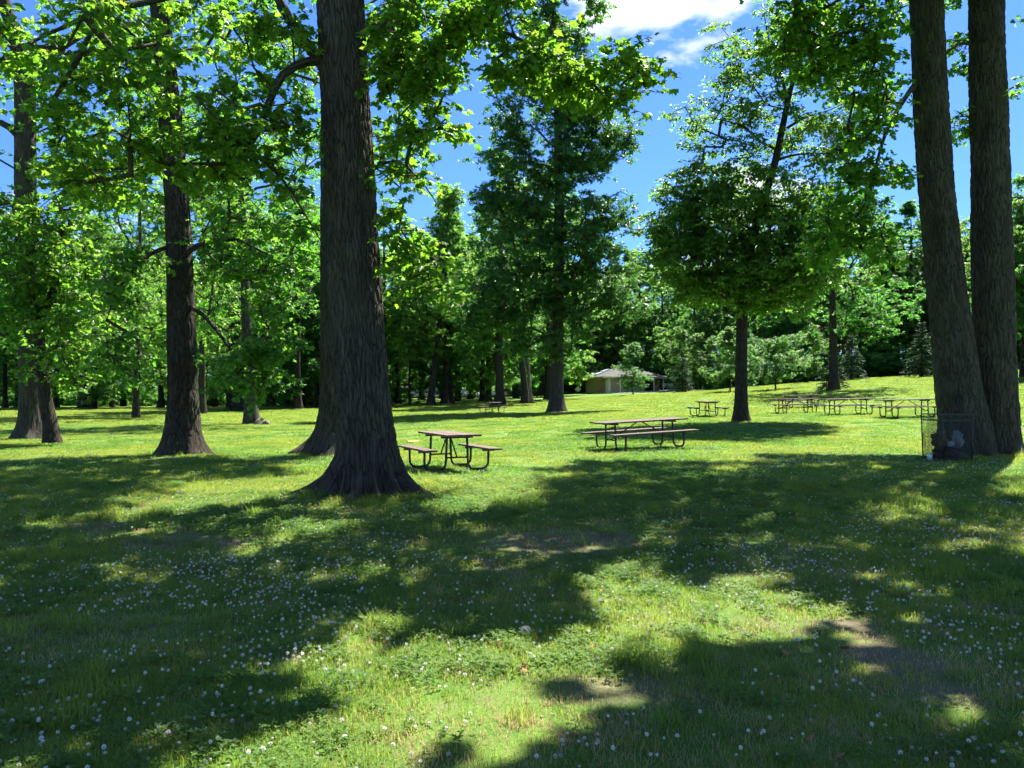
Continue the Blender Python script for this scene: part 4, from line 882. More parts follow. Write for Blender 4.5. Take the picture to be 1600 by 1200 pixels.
for i, px in enumerate(range(-80, 630, 31)): place_shrub(sh2, px + rp.uniform(-10, 10), rp.uniform(104, 111), rp.uniform(.6, 1.2), ('light green bush at the edge of the wood beyond the left lawn', 'light bushes beyond the left lawn'))
for i, px in enumerate(range(860, 1100, 30)): place_shrub(sh2, px, rp.uniform(134, 138), rp.uniform(1.2, 2.2), sB)
shrub_proto(770, 160, 4.6, 2.4, M['red'], 'red-leaved bush behind the parked cars', None, 93, 'red_shrub')
for gname, ph in (('bushes on top of the slope', 'bush from the left at the wood edge on top of the slope'), ('light bushes beyond the left lawn', 'light green bush from the left at the wood edge beyond the left lawn'), ('bushes along the far lawn edge', 'dark bush from the left in the undergrowth along the far lawn edge'), ('bushes behind the building', 'bush from the left under the trees behind the restroom building'), ('bushes behind the car park', 'bush from the left in the shade behind the parked cars')):
    for o, w_ in zip(sorted([o for o in COL.objects if o.parent is None and o.get('group') == gname], key=lambda o: o.location.x / o.location.y), ORD): o['label'] = w_ + ' ' + ph
# old stump by the leaning tree
p = gp(405, 40.6); r_ = tag(empty('stump', p), 'low broken root stump beside the leaning tree on the open lawn', 'stump')
me, _, _ = trunk_mesh('wood', [p + [0, 0, -.2], p + [.05, 0, .12], p + [.15, 0, .3]], [.26, .2, .1], p, M['barkP'], nside=16, step=.06, bulge=.25, flare=.3, fh=.15); obj('wood', me, r_)
me, _, _ = trunk_mesh('root', [p + [.2, -.1, -.1], p + [.4, -.1, .12], p + [.62, -.15, -.08]], [.12, .12, .08], p, M['barkP'], nside=10, step=.08, bulge=.2, flare=0); obj('root', me, r_)

# ------------------------------------------------------------------ restroom building
M['bwall'] = mat_plain('tan_siding', (0.42, 0.37, 0.28), 0.85, .2, 0, .1, 2); M['cream'] = mat_plain('cream_paint', (0.62, 0.58, 0.48), .6, .3, 0, .06, 3)
M['roof'] = mat_plain('grey_brown_shingle', (0.078, 0.073, 0.070), .9, .2, 0, .18, 5, .004); M['brownwood'] = mat_wood('brown_slat', (0.16, 0.085, 0.05), (0.30, 0.18, 0.11), 0)
M['door'] = mat_plain('pale_grey_door', (0.52, 0.55, 0.58), .5, .3, 0, .06); M['dark'] = mat_plain('painted_interior_shade', (0.02, 0.02, 0.02), .8)
M['skyl'] = mat_plain('skylight_dome', (0.55, 0.62, 0.70), .15, .6, 0, .03)
bp = gp(951, 122); BR = R(20); bl = tag(empty('restroom_building', bp, BR), 'tan park restroom building with hipped roof, skylights and cream posts', 'building')
LX, WY, EH = 9.7, 7.0, 2.45     # front-left corner is the origin; x along the front, y to the back
def bpart(name, mat, boxes, parent=None, smooth=False):
    mb = MB()
    for c, d in boxes: mb.box(c, d)
    return mb.build(name, mat, parent or bl)
bpart('wall', M['bwall'], [((LX * .36, .09 + 1.2, EH / 2 - .3), (LX * .72, .18, EH + .6)), ((.09, WY / 2 + 1.2, EH / 2 - .3), (.175, WY - .2, EH + .59)), ((LX * .36, WY + 1.1, EH / 2 - .3), (LX * .72, .18, EH + .58)), ((LX * .72, WY / 2 + 1.2, EH / 2 - .3), (.175, WY - .2, EH + .57))])
for k in range(11): bpart('siding_batten', M['bwall'], [((.3 + k * .62, 1.185, EH / 2), (.05, .03, EH))])
bpart('door', M['cream'], [((.55, 1.18, 1.05), (.85, .06, 2.1))]); d2 = bpart('door', M['door'], [((4.6, 1.18, 1.05), (.95, .06, 2.1))])
bpart('handle', M['pipe'], [((4.95, 1.13, 1.0), (.06, .06, .14))], d2)
bpart('opening_shade', M['dark'], [((LX * .72 + .75, 2.2, 1.1), (1.0, .1, 2.2))])  # near-black slab: the shade inside the doorway is put into its colour
for x in (0.1, 2.0, 7.9, LX - .1): bpart('post', M['cream'], [((x, .06, EH / 2 - .2), (.15, .15, EH + .4))])
for side, x0 in (('l', -1.15), ('r', LX - 1.5)):
    for k in range(9): bpart('slat', M['brownwood'], [((x0 + .55, .7 if side == 'r' else 1.4, .35 + k * .21), (1.1, .05, .15))])
    bpart('screen_post', M['brownwood'], [((x0 + .02, .7 if side == 'r' else 1.4, 1.15), (.1, .1, 2.4))])
bpart('fascia', M['cream'], [((LX / 2 - .3, -.42, EH + .06), (LX + 1.9, .06, .22)), ((-1.25 + .03, WY / 2 + .6, EH + .061), (.06, WY + 1.96, .219)), ((LX + .65 - .03, WY / 2 + .6, EH + .061), (.06, WY + 1.96, .219))])
x0, x1, y0, y1, zr, rh = -1.3, LX + .7, -.45, WY + 1.65, EH + .12, 1.55
ins = (y1 - y0) / 2; ym = (y0 + y1) / 2
rv = np.array([(x0, y0, zr), (x1, y0, zr), (x1, y1, zr), (x0, y1, zr), (x0 + ins, ym, zr + rh), (x1 - ins, ym, zr + rh), (x0, y0, zr - .08), (x1, y0, zr - .08), (x1, y1, zr - .08), (x0, y1, zr - .08)])
rmb = MB().add(rv, [(0, 1, 5, 4), (1, 2, 5), (2, 3, 4, 5), (3, 0, 4), (9, 8, 7, 6), (0, 6, 7, 1), (1, 7, 8, 2), (2, 8, 9, 3), (3, 9, 6, 0)]); roofo = rmb.build('roof', M['roof'], bl)
for k, (fx, fy) in enumerate([(.30, .45), (.62, .52), (.25, .7)]):     # skylights on the left-hand slope
    c = np.array([x0 + ins * fx, y0 + (y1 - y0) * fy, zr + rh * fx + .10]); sl = math.atan2(rh, ins)
    rot = np.array([[math.cos(sl), 0, -math.sin(sl)], [0, 1, 0], [math.sin(sl), 0, math.cos(sl)]])
    MB().box(c, (1.25, 1.15, .2), rot, .9).build('skylight', M['skyl'], roofo)
for k in range(9):         # shingle courses
    u = (k + .5) / 9; a = rv[0] * (1 - u) + rv[4] * u; b_ = rv[1] * (1 - u) + rv[5] * u; m = (a + b_) / 2
    sl = math.atan2(rh, ins); rot = np.array([[1, 0, 0], [0, math.cos(sl), -math.sin(sl)], [0, math.sin(sl), math.cos(sl)]])
    MB().box(m + [0, 0, .012], (b_[0] - a[0], .5, .02), rot).build('shingle_course', M['roof'], roofo)
def bw(x, y): return (bp[0] + math.cos(BR) * x - math.sin(BR) * y, bp[1] + math.sin(BR) * x + math.cos(BR) * y)
sheet('pavement', [bw(-.4, -2.2), bw(LX + 3, -2.0), bw(LX + 9, .5), bw(LX + 9, 3), bw(LX + 1, 4), bw(-.4, 1.0)], M['concrete'], .05, 'pale concrete apron in front of the restroom building')
# white diamond sign left of the building
sp = gp(903, 128); sg = tag(empty('diamond_sign', sp), 'small white diamond-shaped sign left of the restroom building', 'sign')
q = .52; MB().add(np.array([(x * q, y, .75 + z * q) for y in (-.02, .02) for x, z in ((0, -1), (1, 0), (0, 1), (-1, 0))]), [(0, 1, 2, 3), (7, 6, 5, 4), (0, 4, 5, 1), (1, 5, 6, 2), (2, 6, 7, 3), (3, 7, 4, 0)]).build('board', M['cream'], sg)
MB().tube([(0, .06, -.3), (0, .06, 1.2)], .035, 8).build('post', M['pipe'], sg)
# tan shed beyond the trees
shp = gp(624, 150); shd = tag(empty('shed', shp, R(10)), 'plain tan shed half hidden by trunks near the parked cars', 'shed')
MB().box((0, 0, .9), (3.2, 2.4, 2.4)).build('wall', M['cream'], shd); MB().add(np.array([(-1.8, -1.5, 2.1), (1.8, -1.5, 2.1), (1.8, 1.5, 2.1), (-1.8, 1.5, 2.1), (-1.8, 0, 2.9), (1.8, 0, 2.9)]), [(0, 1, 5, 4), (2, 3, 4, 5), (1, 2, 5), (3, 0, 4), (3, 2, 1, 0)]).build('roof', M['roof'], shd)
MB().box((.6, -1.22, .8), (.9, .05, 1.9)).build('door', M['brownwood'], shd)

# ------------------------------------------------------------------ car park
pA, pB = gp(560, 146), gp(905, 146)
sheet('car_park', [(pA[0] - 20, 145), (pB[0] + 2, 145), (pB[0] + 2, 160), (pA[0] - 20, 160)], M['asphalt'], .06, 'shaded asphalt car park under the trees')
M['glass'] = mat_plain('car_glass', (0.03, 0.045, 0.06), .05, .6, 0, .05); M['tyre'] = mat_plain('tyre', (0.02, 0.02, 0.02), .8); M['rim'] = mat_plain('wheel_rim', (0.5, 0.5, 0.52), .3, .5, .8, .05)
M['lamp'] = mat_plain('headlight', (0.75, 0.77, 0.8), .1, .6)
def car(px, Y, rz, col, label, suv=False, seed=0):
    p = gp(px, Y) + np.array([0, 0, .06]); root = tag(empty('parked_car', p, rz), label, 'car', 'cars parked under the trees')
    paint = mat_plain('car_paint', col, .25, .5, .1, .03, 2, **{'Coat Weight': .6})
    H = 1.72 if suv else 1.45
    # stations along x: (x, half width, sill z, shoulder z)
    st = [(-2.25, .70, .45, .72), (-2.1, .84, .30, .88), (-1.2, .90, .25, .93), (0, .91, .25, .93), (1.2, .90, .25, .92), (1.95, .86, .28, .80), (2.25, .68, .42, .62)]
    mb = MB(); v = []
    for x, w, s0, s1 in st: v += [(x, -w * .92, s0), (x, -w, (s0 + s1) / 2), (x, -w * .94, s1), (x, w * .94, s1), (x, w, (s0 + s1) / 2), (x, w * .92, s0)]
    fs = [(i * 6 + j, i * 6 + (j + 1) % 6, i * 6 + 6 + (j + 1) % 6, i * 6 + 6 + j) for i in range(len(st) - 1) for j in range(6)]
    mb.add(np.array(v), fs + [tuple(range(6))[::-1], tuple(range(36, 42))]); body = mb.build('body', paint, root, False)
    xr = -2.0 if suv else -1.75
    cv = [(xr, -.80, .90), (1.15, -.80, .90), (1.15, .80, .90), (xr, .80, .90), (xr + .45, -.62, H), (.25, -.62, H), (.25, .62, H), (xr + .45, .62, H)]
    MB().add(np.array(cv), [(4, 5, 6, 7), (0, 1, 5, 4), (1, 2, 6, 5), (2, 3, 7, 6), (3, 0, 4, 7)]).build('cabin', paint, root)
    C_ = np.array(cv)
    def pane(name, idx, sh=.86):
        q = C_[list(idx)]; c = q.mean(0); n_ = np.cross(q[1] - q[0], q[2] - q[0]); n_ /= np.linalg.norm(n_)
        if n_ @ (c - np.array([-.2, 0, 1.1])) < 0: n_ = -n_
        a = c + (q - c) * sh + n_ * .012; b_ = a - n_ * .02; k = len(a)
        MB().add(np.vstack([a, b_]), [tuple(range(k))] + [(i, (i + 1) % k, k + (i + 1) % k, k + i) for i in range(k)]).build(name, M['glass'], root)
    pane('windshield', (1, 2, 6, 5)); pane('rear_window', (3, 0, 4, 7))
    for s_ in (-1, 1):
        y = .80 * s_; yt = .62 * s_; b0 = 0 if s_ < 0 else 3; xm = (xr + 1.15) / 2 - .1
        for xa, xb in ((xr, xm), (xm, 1.15)):
            xa2 = xa if xa != xr else xr + .05; ta = xr + .45 if xa == xr else xm; tb_ = .25 if xb == 1.15 else xm
            q = np.array([(xa2, y, .92), (xb - .03, y, .92), (tb_, yt, H - .03), (ta, yt, H - .03)]); c = q.mean(0); q = c + (q - c) * .88 + np.array([0, .02 * s_, 0])
            MB().add(np.vstack([q, q - np.array([0, .02 * s_, 0])]), [(0, 1, 2, 3), (4, 5, 1, 0), (5, 6, 2, 1), (6, 7, 3, 2), (7, 4, 0, 3)]).build('side_window', M['glass'], root)
        MB().box((2.12, .58 * s_, .66), (.22, .30, .14)).build('headlight', M['lamp'], root)
        for x in (-1.4, 1.4):
            th = np.linspace(0, 2 * math.pi, 17)[:-1]
            w_ = MB().tube([(x, .70 * s_, .33), (x, .91 * s_, .33)], .33, 16).build('wheel', M['tyre'], root); MB().tube([(x, .90 * s_, .33), (x, .925 * s_, .33)], .2, 12).build('rim', M['rim'], w_)
    return root
car(642, 149, R(178), (.03, .035, .04), 'dark car at the left end of the parked row')
car(657, 148, R(176), (.72, .73, .74), 'white saloon car parked side-on, left of the dark leaning trunk')
car(683, 150, R(4), (.60, .62, .64), 'silver car parked side-on, partly behind the dark leaning trunk')
car(722, 150, R(-82), (.42, .48, .55), 'blue-grey car facing the lawn between two trunks', True)
car(741, 150, R(-84), (.66, .66, .70), 'pale car facing the lawn right of the blue-grey one')
car(757, 151, R(-88), (.06, .12, .28), 'blue car facing the lawn behind a pair of trunks', True)
car(774, 151, R(3), (.74, .73, .71), 'white boxy car parked side-on right of the pair of trunks', True)
car(800, 152, R(3), (.30, .05, .05), 'dark red car in the shade at the right of the parked row')
car(1052, 134, R(10), (.78, .79, .8), 'white car just visible beside the restroom building', True)
car(222, 116, R(5), (.5, .53, .56), 'grey car glimpsed under the trees beyond the left lawn', True)

# ------------------------------------------------------------------ picnic tables
_pl = {}
def plank_mesh(L, w, h):
    k = (round(L, 3), w, h)
    if k not in _pl:
        x, y, z = L / 2, w / 2, h / 2; c = .006
        ring = [(-y, -z + c), (-y + c, -z), (y - c, -z), (y, -z + c), (y, z - c), (y - c, z), (-y + c, z), (-y, z - c)]
        v = [(sx * x, a, b_) for sx in (-1, 1) for a, b_ in ring]; mb = MB().add(np.array(v), [tuple(range(8)), tuple(range(15, 7, -1))] + [(j, j + 8, (j + 1) % 8 + 8, (j + 1) % 8) for j in range(8)])
        _pl[k] = mb.mesh('plank', M['plank'])
    return _pl[k]
def picnic_table(p, ang, L, label, tilt=0.0, detail=True):
    root = tag(empty('picnic_table', p), label, 'picnic table', 'picnic tables on the lawn'); root.rotation_euler = (0, -tilt, ang)
    fx = L / 2 - .42
    top = empty('tabletop', (0, 0, .735)); top.parent = root
    n = 5; w = .145
    for i in range(n):
        o = obj('plank', plank_mesh(L, w, .04), top, (rp.uniform(-.008, .008), (i - 2) * .151, rp.uniform(-.003, .003)))
    for s_ in (-1, 1): MB().box((s_ * fx, 0, -.045), (.07, .68, .05)).build('cleat', M['plank'], top)
    for s_ in (-1, 1):
        be = empty('bench', (0, s_ * .70, .44)); be.parent = root
        for i in (0, 1): obj('plank', plank_mesh(L, .125, .04), be, (rp.uniform(-.008, .008), (i - .5) * .131, 0))
        for e in (-1, 1): MB().box((e * fx, 0, -.04), (.06, .25, .04)).build('cleat', M['plank'], be)
    for e in (-1, 1):
        fr = None
        for s_ in (-1, 1):
            # bent pipe: bench post down, along the ground, up to the table
            a = [(e * fx, s_ * .70, .40), (e * fx, s_ * .70, .20), (e * fx, s_ * .685, .10), (e * fx, s_ * .62, .035), (e * fx, s_ * .52, .02), (e * fx, s_ * .40, .02), (e * fx, s_ * .31, .04), (e * fx, s_ * .255, .11), (e * fx, s_ * .24, .22), (e * fx, s_ * .22, .70)]
            P, rr = smooth_path(a, [.025] * len(a), .06); MB().tube(P, .025, 8).build('leg', M['pipe'], root, True)
        MB().tube([(e * fx, -.235, .27), (e * fx, .235, .27)], .017, 8).build('crossbar', M['pipe'], root, True)
        MB().tube([(e * fx, 0, .27), (e * .10, 0, .69)], .016, 8).build('brace', M['pipe'], root, True)
    return root
def tab(px, Y, ang, L, label, tilt=0.0):
    p = gp(px, Y); return picnic_table(p + np.array([0, 0, .01]), ang, L, label, tilt)
picnic_table(np.array([-1.34, 16.9, gz1(-1.34, 16.9) + .01]), math.atan2(-.91, .42), 1.83, 'brown plank picnic table right beside the massive nearest trunk')
tab(1000, 21.6, math.atan2(.44, .90), 2.7, 'long picnic table alone in the middle of the sunlit lawn', .035)
tab(1105, 40, math.atan2(1, .03), 2.4, 'picnic table seen end-on left of the low dense tree trunk')
tab(1417, 34, math.atan2(.08, 1), 2.44, 'picnic table nearest the twin trunks, right end of the row', .02)
tab(1325, 38, math.atan2(.12, 1), 2.44, 'middle picnic table of the row on the right', .02)
tab(1243, 42, math.atan2(.10, 1), 2.44, 'picnic table at the left end of the row on the right', .02)
tab(1250, 48.5, math.atan2(.10, 1), 2.44, 'picnic table showing only its top behind the row on the right', .02)
tab(769, 58, math.atan2(1, .25), 2.4, 'small distant picnic table left of the tall dark tree')

# ------------------------------------------------------------------ wire litter basket with litter
kp = gp(1479, 18.9); kb = tag(empty('litter_basket', kp, R(8)), 'square wire-mesh litter basket in front of the twin trunks', 'litter basket')
hw, hb, hz = .385, .36, 1.08
for sx, sy in ((-1, -1), (1, -1), (1, 1), (-1, 1)):
    MB().tube([(sx * hb, sy * hb, 0), (sx * hw, sy * hw, hz)], .017, 6).build('post', M['wire'], kb, True)
for z, k in ((hz, 1.0), (hz * .87, .97), (.06, 0.0)):
    q = hb + (hw - hb) * z / hz; MB().tube([(-q, -q, z), (q, -q, z), (q, q, z), (-q, q, z), (-q, -q, z)], .012, 6).build('rim', M['wire'], kb)
for sd_ in range(4):
    A, B = [], []
    def pt(u, z):
        q = hb + (hw - hb) * z / hz; u = u * q
        return [(u, -q, z), (q, u, z), (-u, q, z), (-q, -u, z)][sd_]
    for d in (1, -1):
        for k in range(-14, 15):
            pts = []
            for s_ in np.linspace(0, 1, 13):
                z = .05 + s_ * (hz - .07); u = k * .125 + d * s_ * 1.6 - d * .0
                if -1 <= u <= 1: pts.append(pt(u, z))
            for a, b_ in zip(pts[:-1], pts[1:]): A.append(a); B.append(b_)
    v, f = segs(np.array(A), np.array(B), np.full(len(A), .0042), np.full(len(A), .0042), 4)
    obj('wire_mesh', mesh_np('wire_mesh', v, f, np.full(len(f), 4), [M['wire']]), kb)
def crumple(name, label, cat, c, r, col, seed, rough=.5, amp=.35):
    th, ph = np.meshgrid(np.linspace(0, 2 * math.pi, 28, endpoint=False), np.linspace(0.02, math.pi - .02, 18)); d = np.stack([np.cos(th) * np.sin(ph), np.sin(th) * np.sin(ph), np.cos(ph)], -1)
    k = 1 + amp * (np.abs(2 * fbm(d * 2.3 + seed, seed, 3) - 1) * 2 - .6); v = d * k[..., None] * np.array(r); v[..., 2] = np.maximum(v[..., 2], -r[2] * .8)
    n = 28; i = np.arange(17)[:, None] * n; j = np.arange(n)[None]; f = np.stack([i + j, i + n + j, i + n + (j + 1) % n, i + (j + 1) % n], -1).reshape(-1, 4)
    return tag(obj(name, mesh_np(name, v.reshape(-1, 3), f, np.full(len(f), 4), [mat_plain(name + '_skin', col, rough, .4, 0, .15, 12, .003)]), None, kp + np.array(c)), label, cat)
crumple('trash_bag', 'dark red plastic bag at the bottom of the litter basket', 'bag', (.0, .02, .16), (.32, .30, .18), (.05, .014, .018), 3)
crumple('paper_bag', 'crumpled brown paper bag on the left inside the litter basket', 'bag', (-.16, .02, .46), (.18, .22, .24), (.17, .10, .055), 5, .8, .5)
crumple('plastic_bag', 'crumpled pale blue-white bag on the right inside the litter basket', 'bag', (.20, -.08, .47), (.12, .13, .24), (.26, .30, .35), 7, .35, .45)
crumple('plastic_bag', 'small wadded white bag in the middle of the litter basket', 'bag', (.0, -.16, .38), (.10, .09, .07), (.45, .47, .47), 9, .4)
cu = tag(empty('paper_cup', kp + np.array((-.47, -.12, .0))), 'white paper cup dropped on the grass left of the litter basket', 'cup')
MB().tube([(0, 0, .0), (0, 0, .15)], [.045, .06], 14).build('cup_body', mat_plain('paper', (.7, .72, .72), .6), cu, True); MB().tube([(0, 0, .15), (0, 0, .165)], .064, 14).build('lid', M['cream'], cu)
# orange paint mark on the lawn
op = W(645, 678, 25); ox, oy = op[0], op[1]
th = np.linspace(0, 2 * math.pi, 20, endpoint=False); om = MB(); ring = np.array([(ox + math.cos(a) * .17 * (1 + .25 * math.sin(3 * a)), oy + math.sin(a) * .5 * (1 + .2 * math.cos(2 * a))) for a in th])
top = np.c_[ring, gz(ring[:, 0], ring[:, 1]) + .05]; om.add(np.vstack([top, top - [0, 0, .06]]), [tuple(range(20))] + [(i, i + 20, (i + 1) % 20 + 20, (i + 1) % 20) for i in range(20)])
tag(om.build('paint_mark', mat_plain('orange_paint', (.40, .24, .07), .8, .2, 0, .3, 20)), 'faint orange mark on the lawn between the big trunk and the near table', 'mark')

# ------------------------------------------------------------------ grass, clover and litter on the lawn
def blades(rg, n, r, h0, h1, w, bend=.5):
    a = rg.uniform(0, 6.283, n); rad = r * np.sqrt(rg.uniform(0, 1, n)); bx, by = np.cos(a) * rad, np.sin(a) * rad
    h = rg.uniform(h0, h1, n); d = rg.uniform(0, 6.283, n); dx, dy = np.cos(d), np.sin(d); sx, sy = -dy, dx; bd = rg.uniform(.1, 1.0, n) * bend * h; ww = w * rg.uniform(.7, 1.3, n)
    V = []
    for t_, k, l in ((0, 1, 0), (.5, .85, .22), (1.0, .0, 1.0)):
        cx, cy2, cz = bx + dx * bd * l, by + dy * bd * l, h * (t_ - .18 * l * bend)
        if k > 0: V += [np.stack([cx - sx * ww * k, cy2 - sy * ww * k, cz], -1), np.stack([cx + sx * ww * k, cy2 + sy * ww * k, cz], -1)]
        else: V += [np.stack([cx, cy2, cz], -1)]
    v = np.stack(V, 1).reshape(-1, 3); o = np.arange(n)[:, None, None] * 5
    f = (np.array([[0, 1, 3], [0, 3, 2], [2, 3, 4]])[None] + o).reshape(-1, 3)
    return v, f
def grass_clump(i, n, r, h0, h1, w, mat, bend=.6):
    v, f = blades(np.random.default_rng(i), n, r, h0, h1, w, bend); me = mesh_np('grass_clump', v, f, np.full(len(f), 3), [mat]); return bpy.data.objects.new('grass_clump', me)
def clover_clump(i, n, r):
    rg = np.random.default_rng(i); mb = MB()
    for _ in range(n):
        a, q = rg.uniform(0, 6.283), r * math.sqrt(rg.uniform()); c = np.array([math.cos(a) * q, math.sin(a) * q, rg.uniform(.025, .06)]); tl = rg.normal(0, .25, 2); s_ = rg.uniform(.006, .0115); a0 = rg.uniform(0, 6.28)
        for k in range(3):
            aa = a0 + k * 2.094; u = np.array([math.cos(aa), math.sin(aa), 0]); w_ = np.array([-u[1], u[0], 0])
            pts = [c, c + u * s_ * .8 + w_ * s_ * .62, c + u * s_ * 1.7 + w_ * s_ * .45, c + u * s_ * 1.7 - w_ * s_ * .45, c + u * s_ * .8 - w_ * s_ * .62]
            pts = [p_ + np.array([0, 0, (p_ - c)[0] * tl[0] + (p_ - c)[1] * tl[1] + .15 * np.linalg.norm(p_ - c)]) for p_ in pts]; mb.add(np.array(pts), [(0, 1, 2, 3, 4)])
    return bpy.data.objects.new('clover_clump', mb.mesh('clover_clump', M['clover']))
clumps = bpy.data.collections.new('lawn_clumps')
CL = [grass_clump(1, 52, .09, .03, .065, .0016, M['grass']), grass_clump(2, 42, .10, .035, .075, .0018, M['grass'], .9), grass_clump(3, 34, .07, .07, .15, .0022, M['grass'], .8),
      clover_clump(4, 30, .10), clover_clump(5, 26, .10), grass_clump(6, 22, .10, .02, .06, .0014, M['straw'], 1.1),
      grass_clump(7, 130, .26, .03, .08, .0042, M['grass'], .8), grass_clump(8, 120, .26, .035, .085, .0048, M['clover'], .8), grass_clump(9, 110, .5, .04, .10, .012, M['grass'], .8)]
names = sorted(['c%02d' % i for i in range(len(CL))])
for o, nm in zip(CL, names): o.name = nm; clumps.objects.link(o)
def scatter(name, pts, rz, sc, idx, coll, label, cat, tilt=None):
    me = bpy.data.meshes.new(name); me.vertices.add(len(pts)); me.vertices.foreach_set('co', np.asarray(pts, np.float32).ravel())
    def att(n_, ty, dat):
        a = me.attributes.new(n_, ty, 'POINT'); a.data.foreach_set('vector' if ty == 'FLOAT_VECTOR' else 'value', np.asarray(dat).ravel())
    rot = np.zeros((len(pts), 3), np.float32); rot[:, 2] = rz
    if tilt is not None: rot[:, :2] = tilt
    att('rot', 'FLOAT_VECTOR', rot); att('sc', 'FLOAT', np.asarray(sc, np.float32)); att('ix', 'INT', np.asarray(idx, np.int32)); me.update()
    o = obj(name, me); tag(o, label, cat, kind='stuff')
    ng = bpy.data.node_groups.new(name + '_nodes', 'GeometryNodeTree'); ng.interface.new_socket('Geometry', in_out='INPUT', socket_type='NodeSocketGeometry'); ng.interface.new_socket('Geometry', in_out='OUTPUT', socket_type='NodeSocketGeometry')
    N = ng.nodes; gi = N.new('NodeGroupInput'); go = N.new('NodeGroupOutput'); ci = N.new('GeometryNodeCollectionInfo'); ci.inputs['Collection'].default_value = coll; ci.inputs['Separate Children'].default_value = True; ci.inputs['Reset Children'].default_value = True
    ip = N.new('GeometryNodeInstanceOnPoints'); ip.inputs['Pick Instance'].default_value = True
    def na(n_, ty): x = N.new('GeometryNodeInputNamedAttribute'); x.data_type = ty; x.inputs[0].default_value = n_; return x.outputs[0]
    ng.links.new(gi.outputs[0], ip.inputs['Points']); ng.links.new(ci.outputs[0], ip.inputs['Instance']); ng.links.new(na('ix', 'INT'), ip.inputs['Instance Index'])
    e2r = N.new('FunctionNodeEulerToRotation'); ng.links.new(na('rot', 'FLOAT_VECTOR'), e2r.inputs[0]); ng.links.new(e2r.outputs[0], ip.inputs['Rotation']); ng.links.new(na('sc', 'FLOAT'), ip.inputs['Scale']); ng.links.new(ip.outputs[0], go.inputs[0])
    md = o.modifiers.new('scatter', 'NODES'); md.node_group = ng
    return o
rg = np.random.default_rng(77)
def band(y0, y1, dens, spread_=.86, pad=2.2):
    n = int(dens * (spread_ * (y1 ** 2 - y0 ** 2) + 2 * pad * (y1 - y0))); y = np.sqrt(rg.uniform(y0 ** 2, y1 ** 2, n)); x = rg.uniform(-1, 1, n) * (spread_ * y + pad)
    return x, y
trunks_xy = [(TREES['main']['base'], .62), (TREES['behind']['base'], .6), (TREES['left']['base'], .5), (TREES['double']['base'], .85)]
def clear(x, y):
    ok = np.ones(len(x), bool)
    for b, r_ in trunks_xy: ok &= np.hypot(x - b[0], y - b[1]) > r_
    return ok
pts, rzs, scs, ixs = [], [], [], []
for y0, y1, dens, near in [(2.6, 5, 210, 2), (5, 8, 170, 2), (8, 15, 105, 2), (15, 26, 10, 1), (26, 42, 5, 1), (42, 95, 1.5, 0)]:
    x, y = band(y0, y1, dens); b = bare(x, y) + rg.normal(0, .08, len(x)) + .22 * np.clip((n2(x, y, .8, 91, 3) - .45) * 4, 0, 1) * (y < 10); keep = (rg.uniform(0, 1, len(x)) > np.clip(b * 1.25 - .2, 0, .85)) & clear(x, y); x, y, b = x[keep], y[keep], b[keep]
    cl = n2(x, y, .5, 61); tu = n2(x, y, 1.3, 62); u = rg.uniform(0, 1, len(x))
    if near == 2:
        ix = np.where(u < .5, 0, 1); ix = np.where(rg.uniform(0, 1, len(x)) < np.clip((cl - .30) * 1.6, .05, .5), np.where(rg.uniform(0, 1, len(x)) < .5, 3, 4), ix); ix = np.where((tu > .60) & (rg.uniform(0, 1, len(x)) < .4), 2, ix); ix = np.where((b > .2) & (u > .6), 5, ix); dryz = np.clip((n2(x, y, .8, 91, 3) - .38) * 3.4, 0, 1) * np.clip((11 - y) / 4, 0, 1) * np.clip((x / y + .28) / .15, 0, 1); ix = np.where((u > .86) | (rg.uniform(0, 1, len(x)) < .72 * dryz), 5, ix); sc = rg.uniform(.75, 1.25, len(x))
        sc = sc * (1 + .25 * (y > 8))
    elif near == 1: ix = np.where(cl > .52, 7, 6); sc = rg.uniform(.8, 1.25, len(x))
    else: ix = np.full(len(x), 8); sc = rg.uniform(.8, 1.3, len(x))
    pts.append(np.stack([x, y, gz(x, y) - .004], -1)); rzs.append(rg.uniform(0, 6.28, len(x))); scs.append(sc); ixs.append(ix)
for b, r_ in trunks_xy:
    n_ = int(150 * r_); a_ = rg.uniform(0, 6.283, n_); q_ = r_ * rg.uniform(1.0, 2.1, n_) * (1 + .25 * np.sin(3 * a_ + 1)); x, y = b[0] + np.cos(a_) * q_, b[1] + np.sin(a_) * q_
    pts.append(np.stack([x, y, gz(x, y) - .004], -1)); rzs.append(rg.uniform(0, 6.28, n_)); scs.append(rg.uniform(.7, 1.5, n_)); ixs.append(rg.choice([2, 2, 2, 5, 0], n_))
scatter('grass', np.vstack(pts), np.concatenate(rzs), np.concatenate(scs), np.concatenate(ixs), clumps, 'green grass and clover leaves covering the lawn', 'grass')

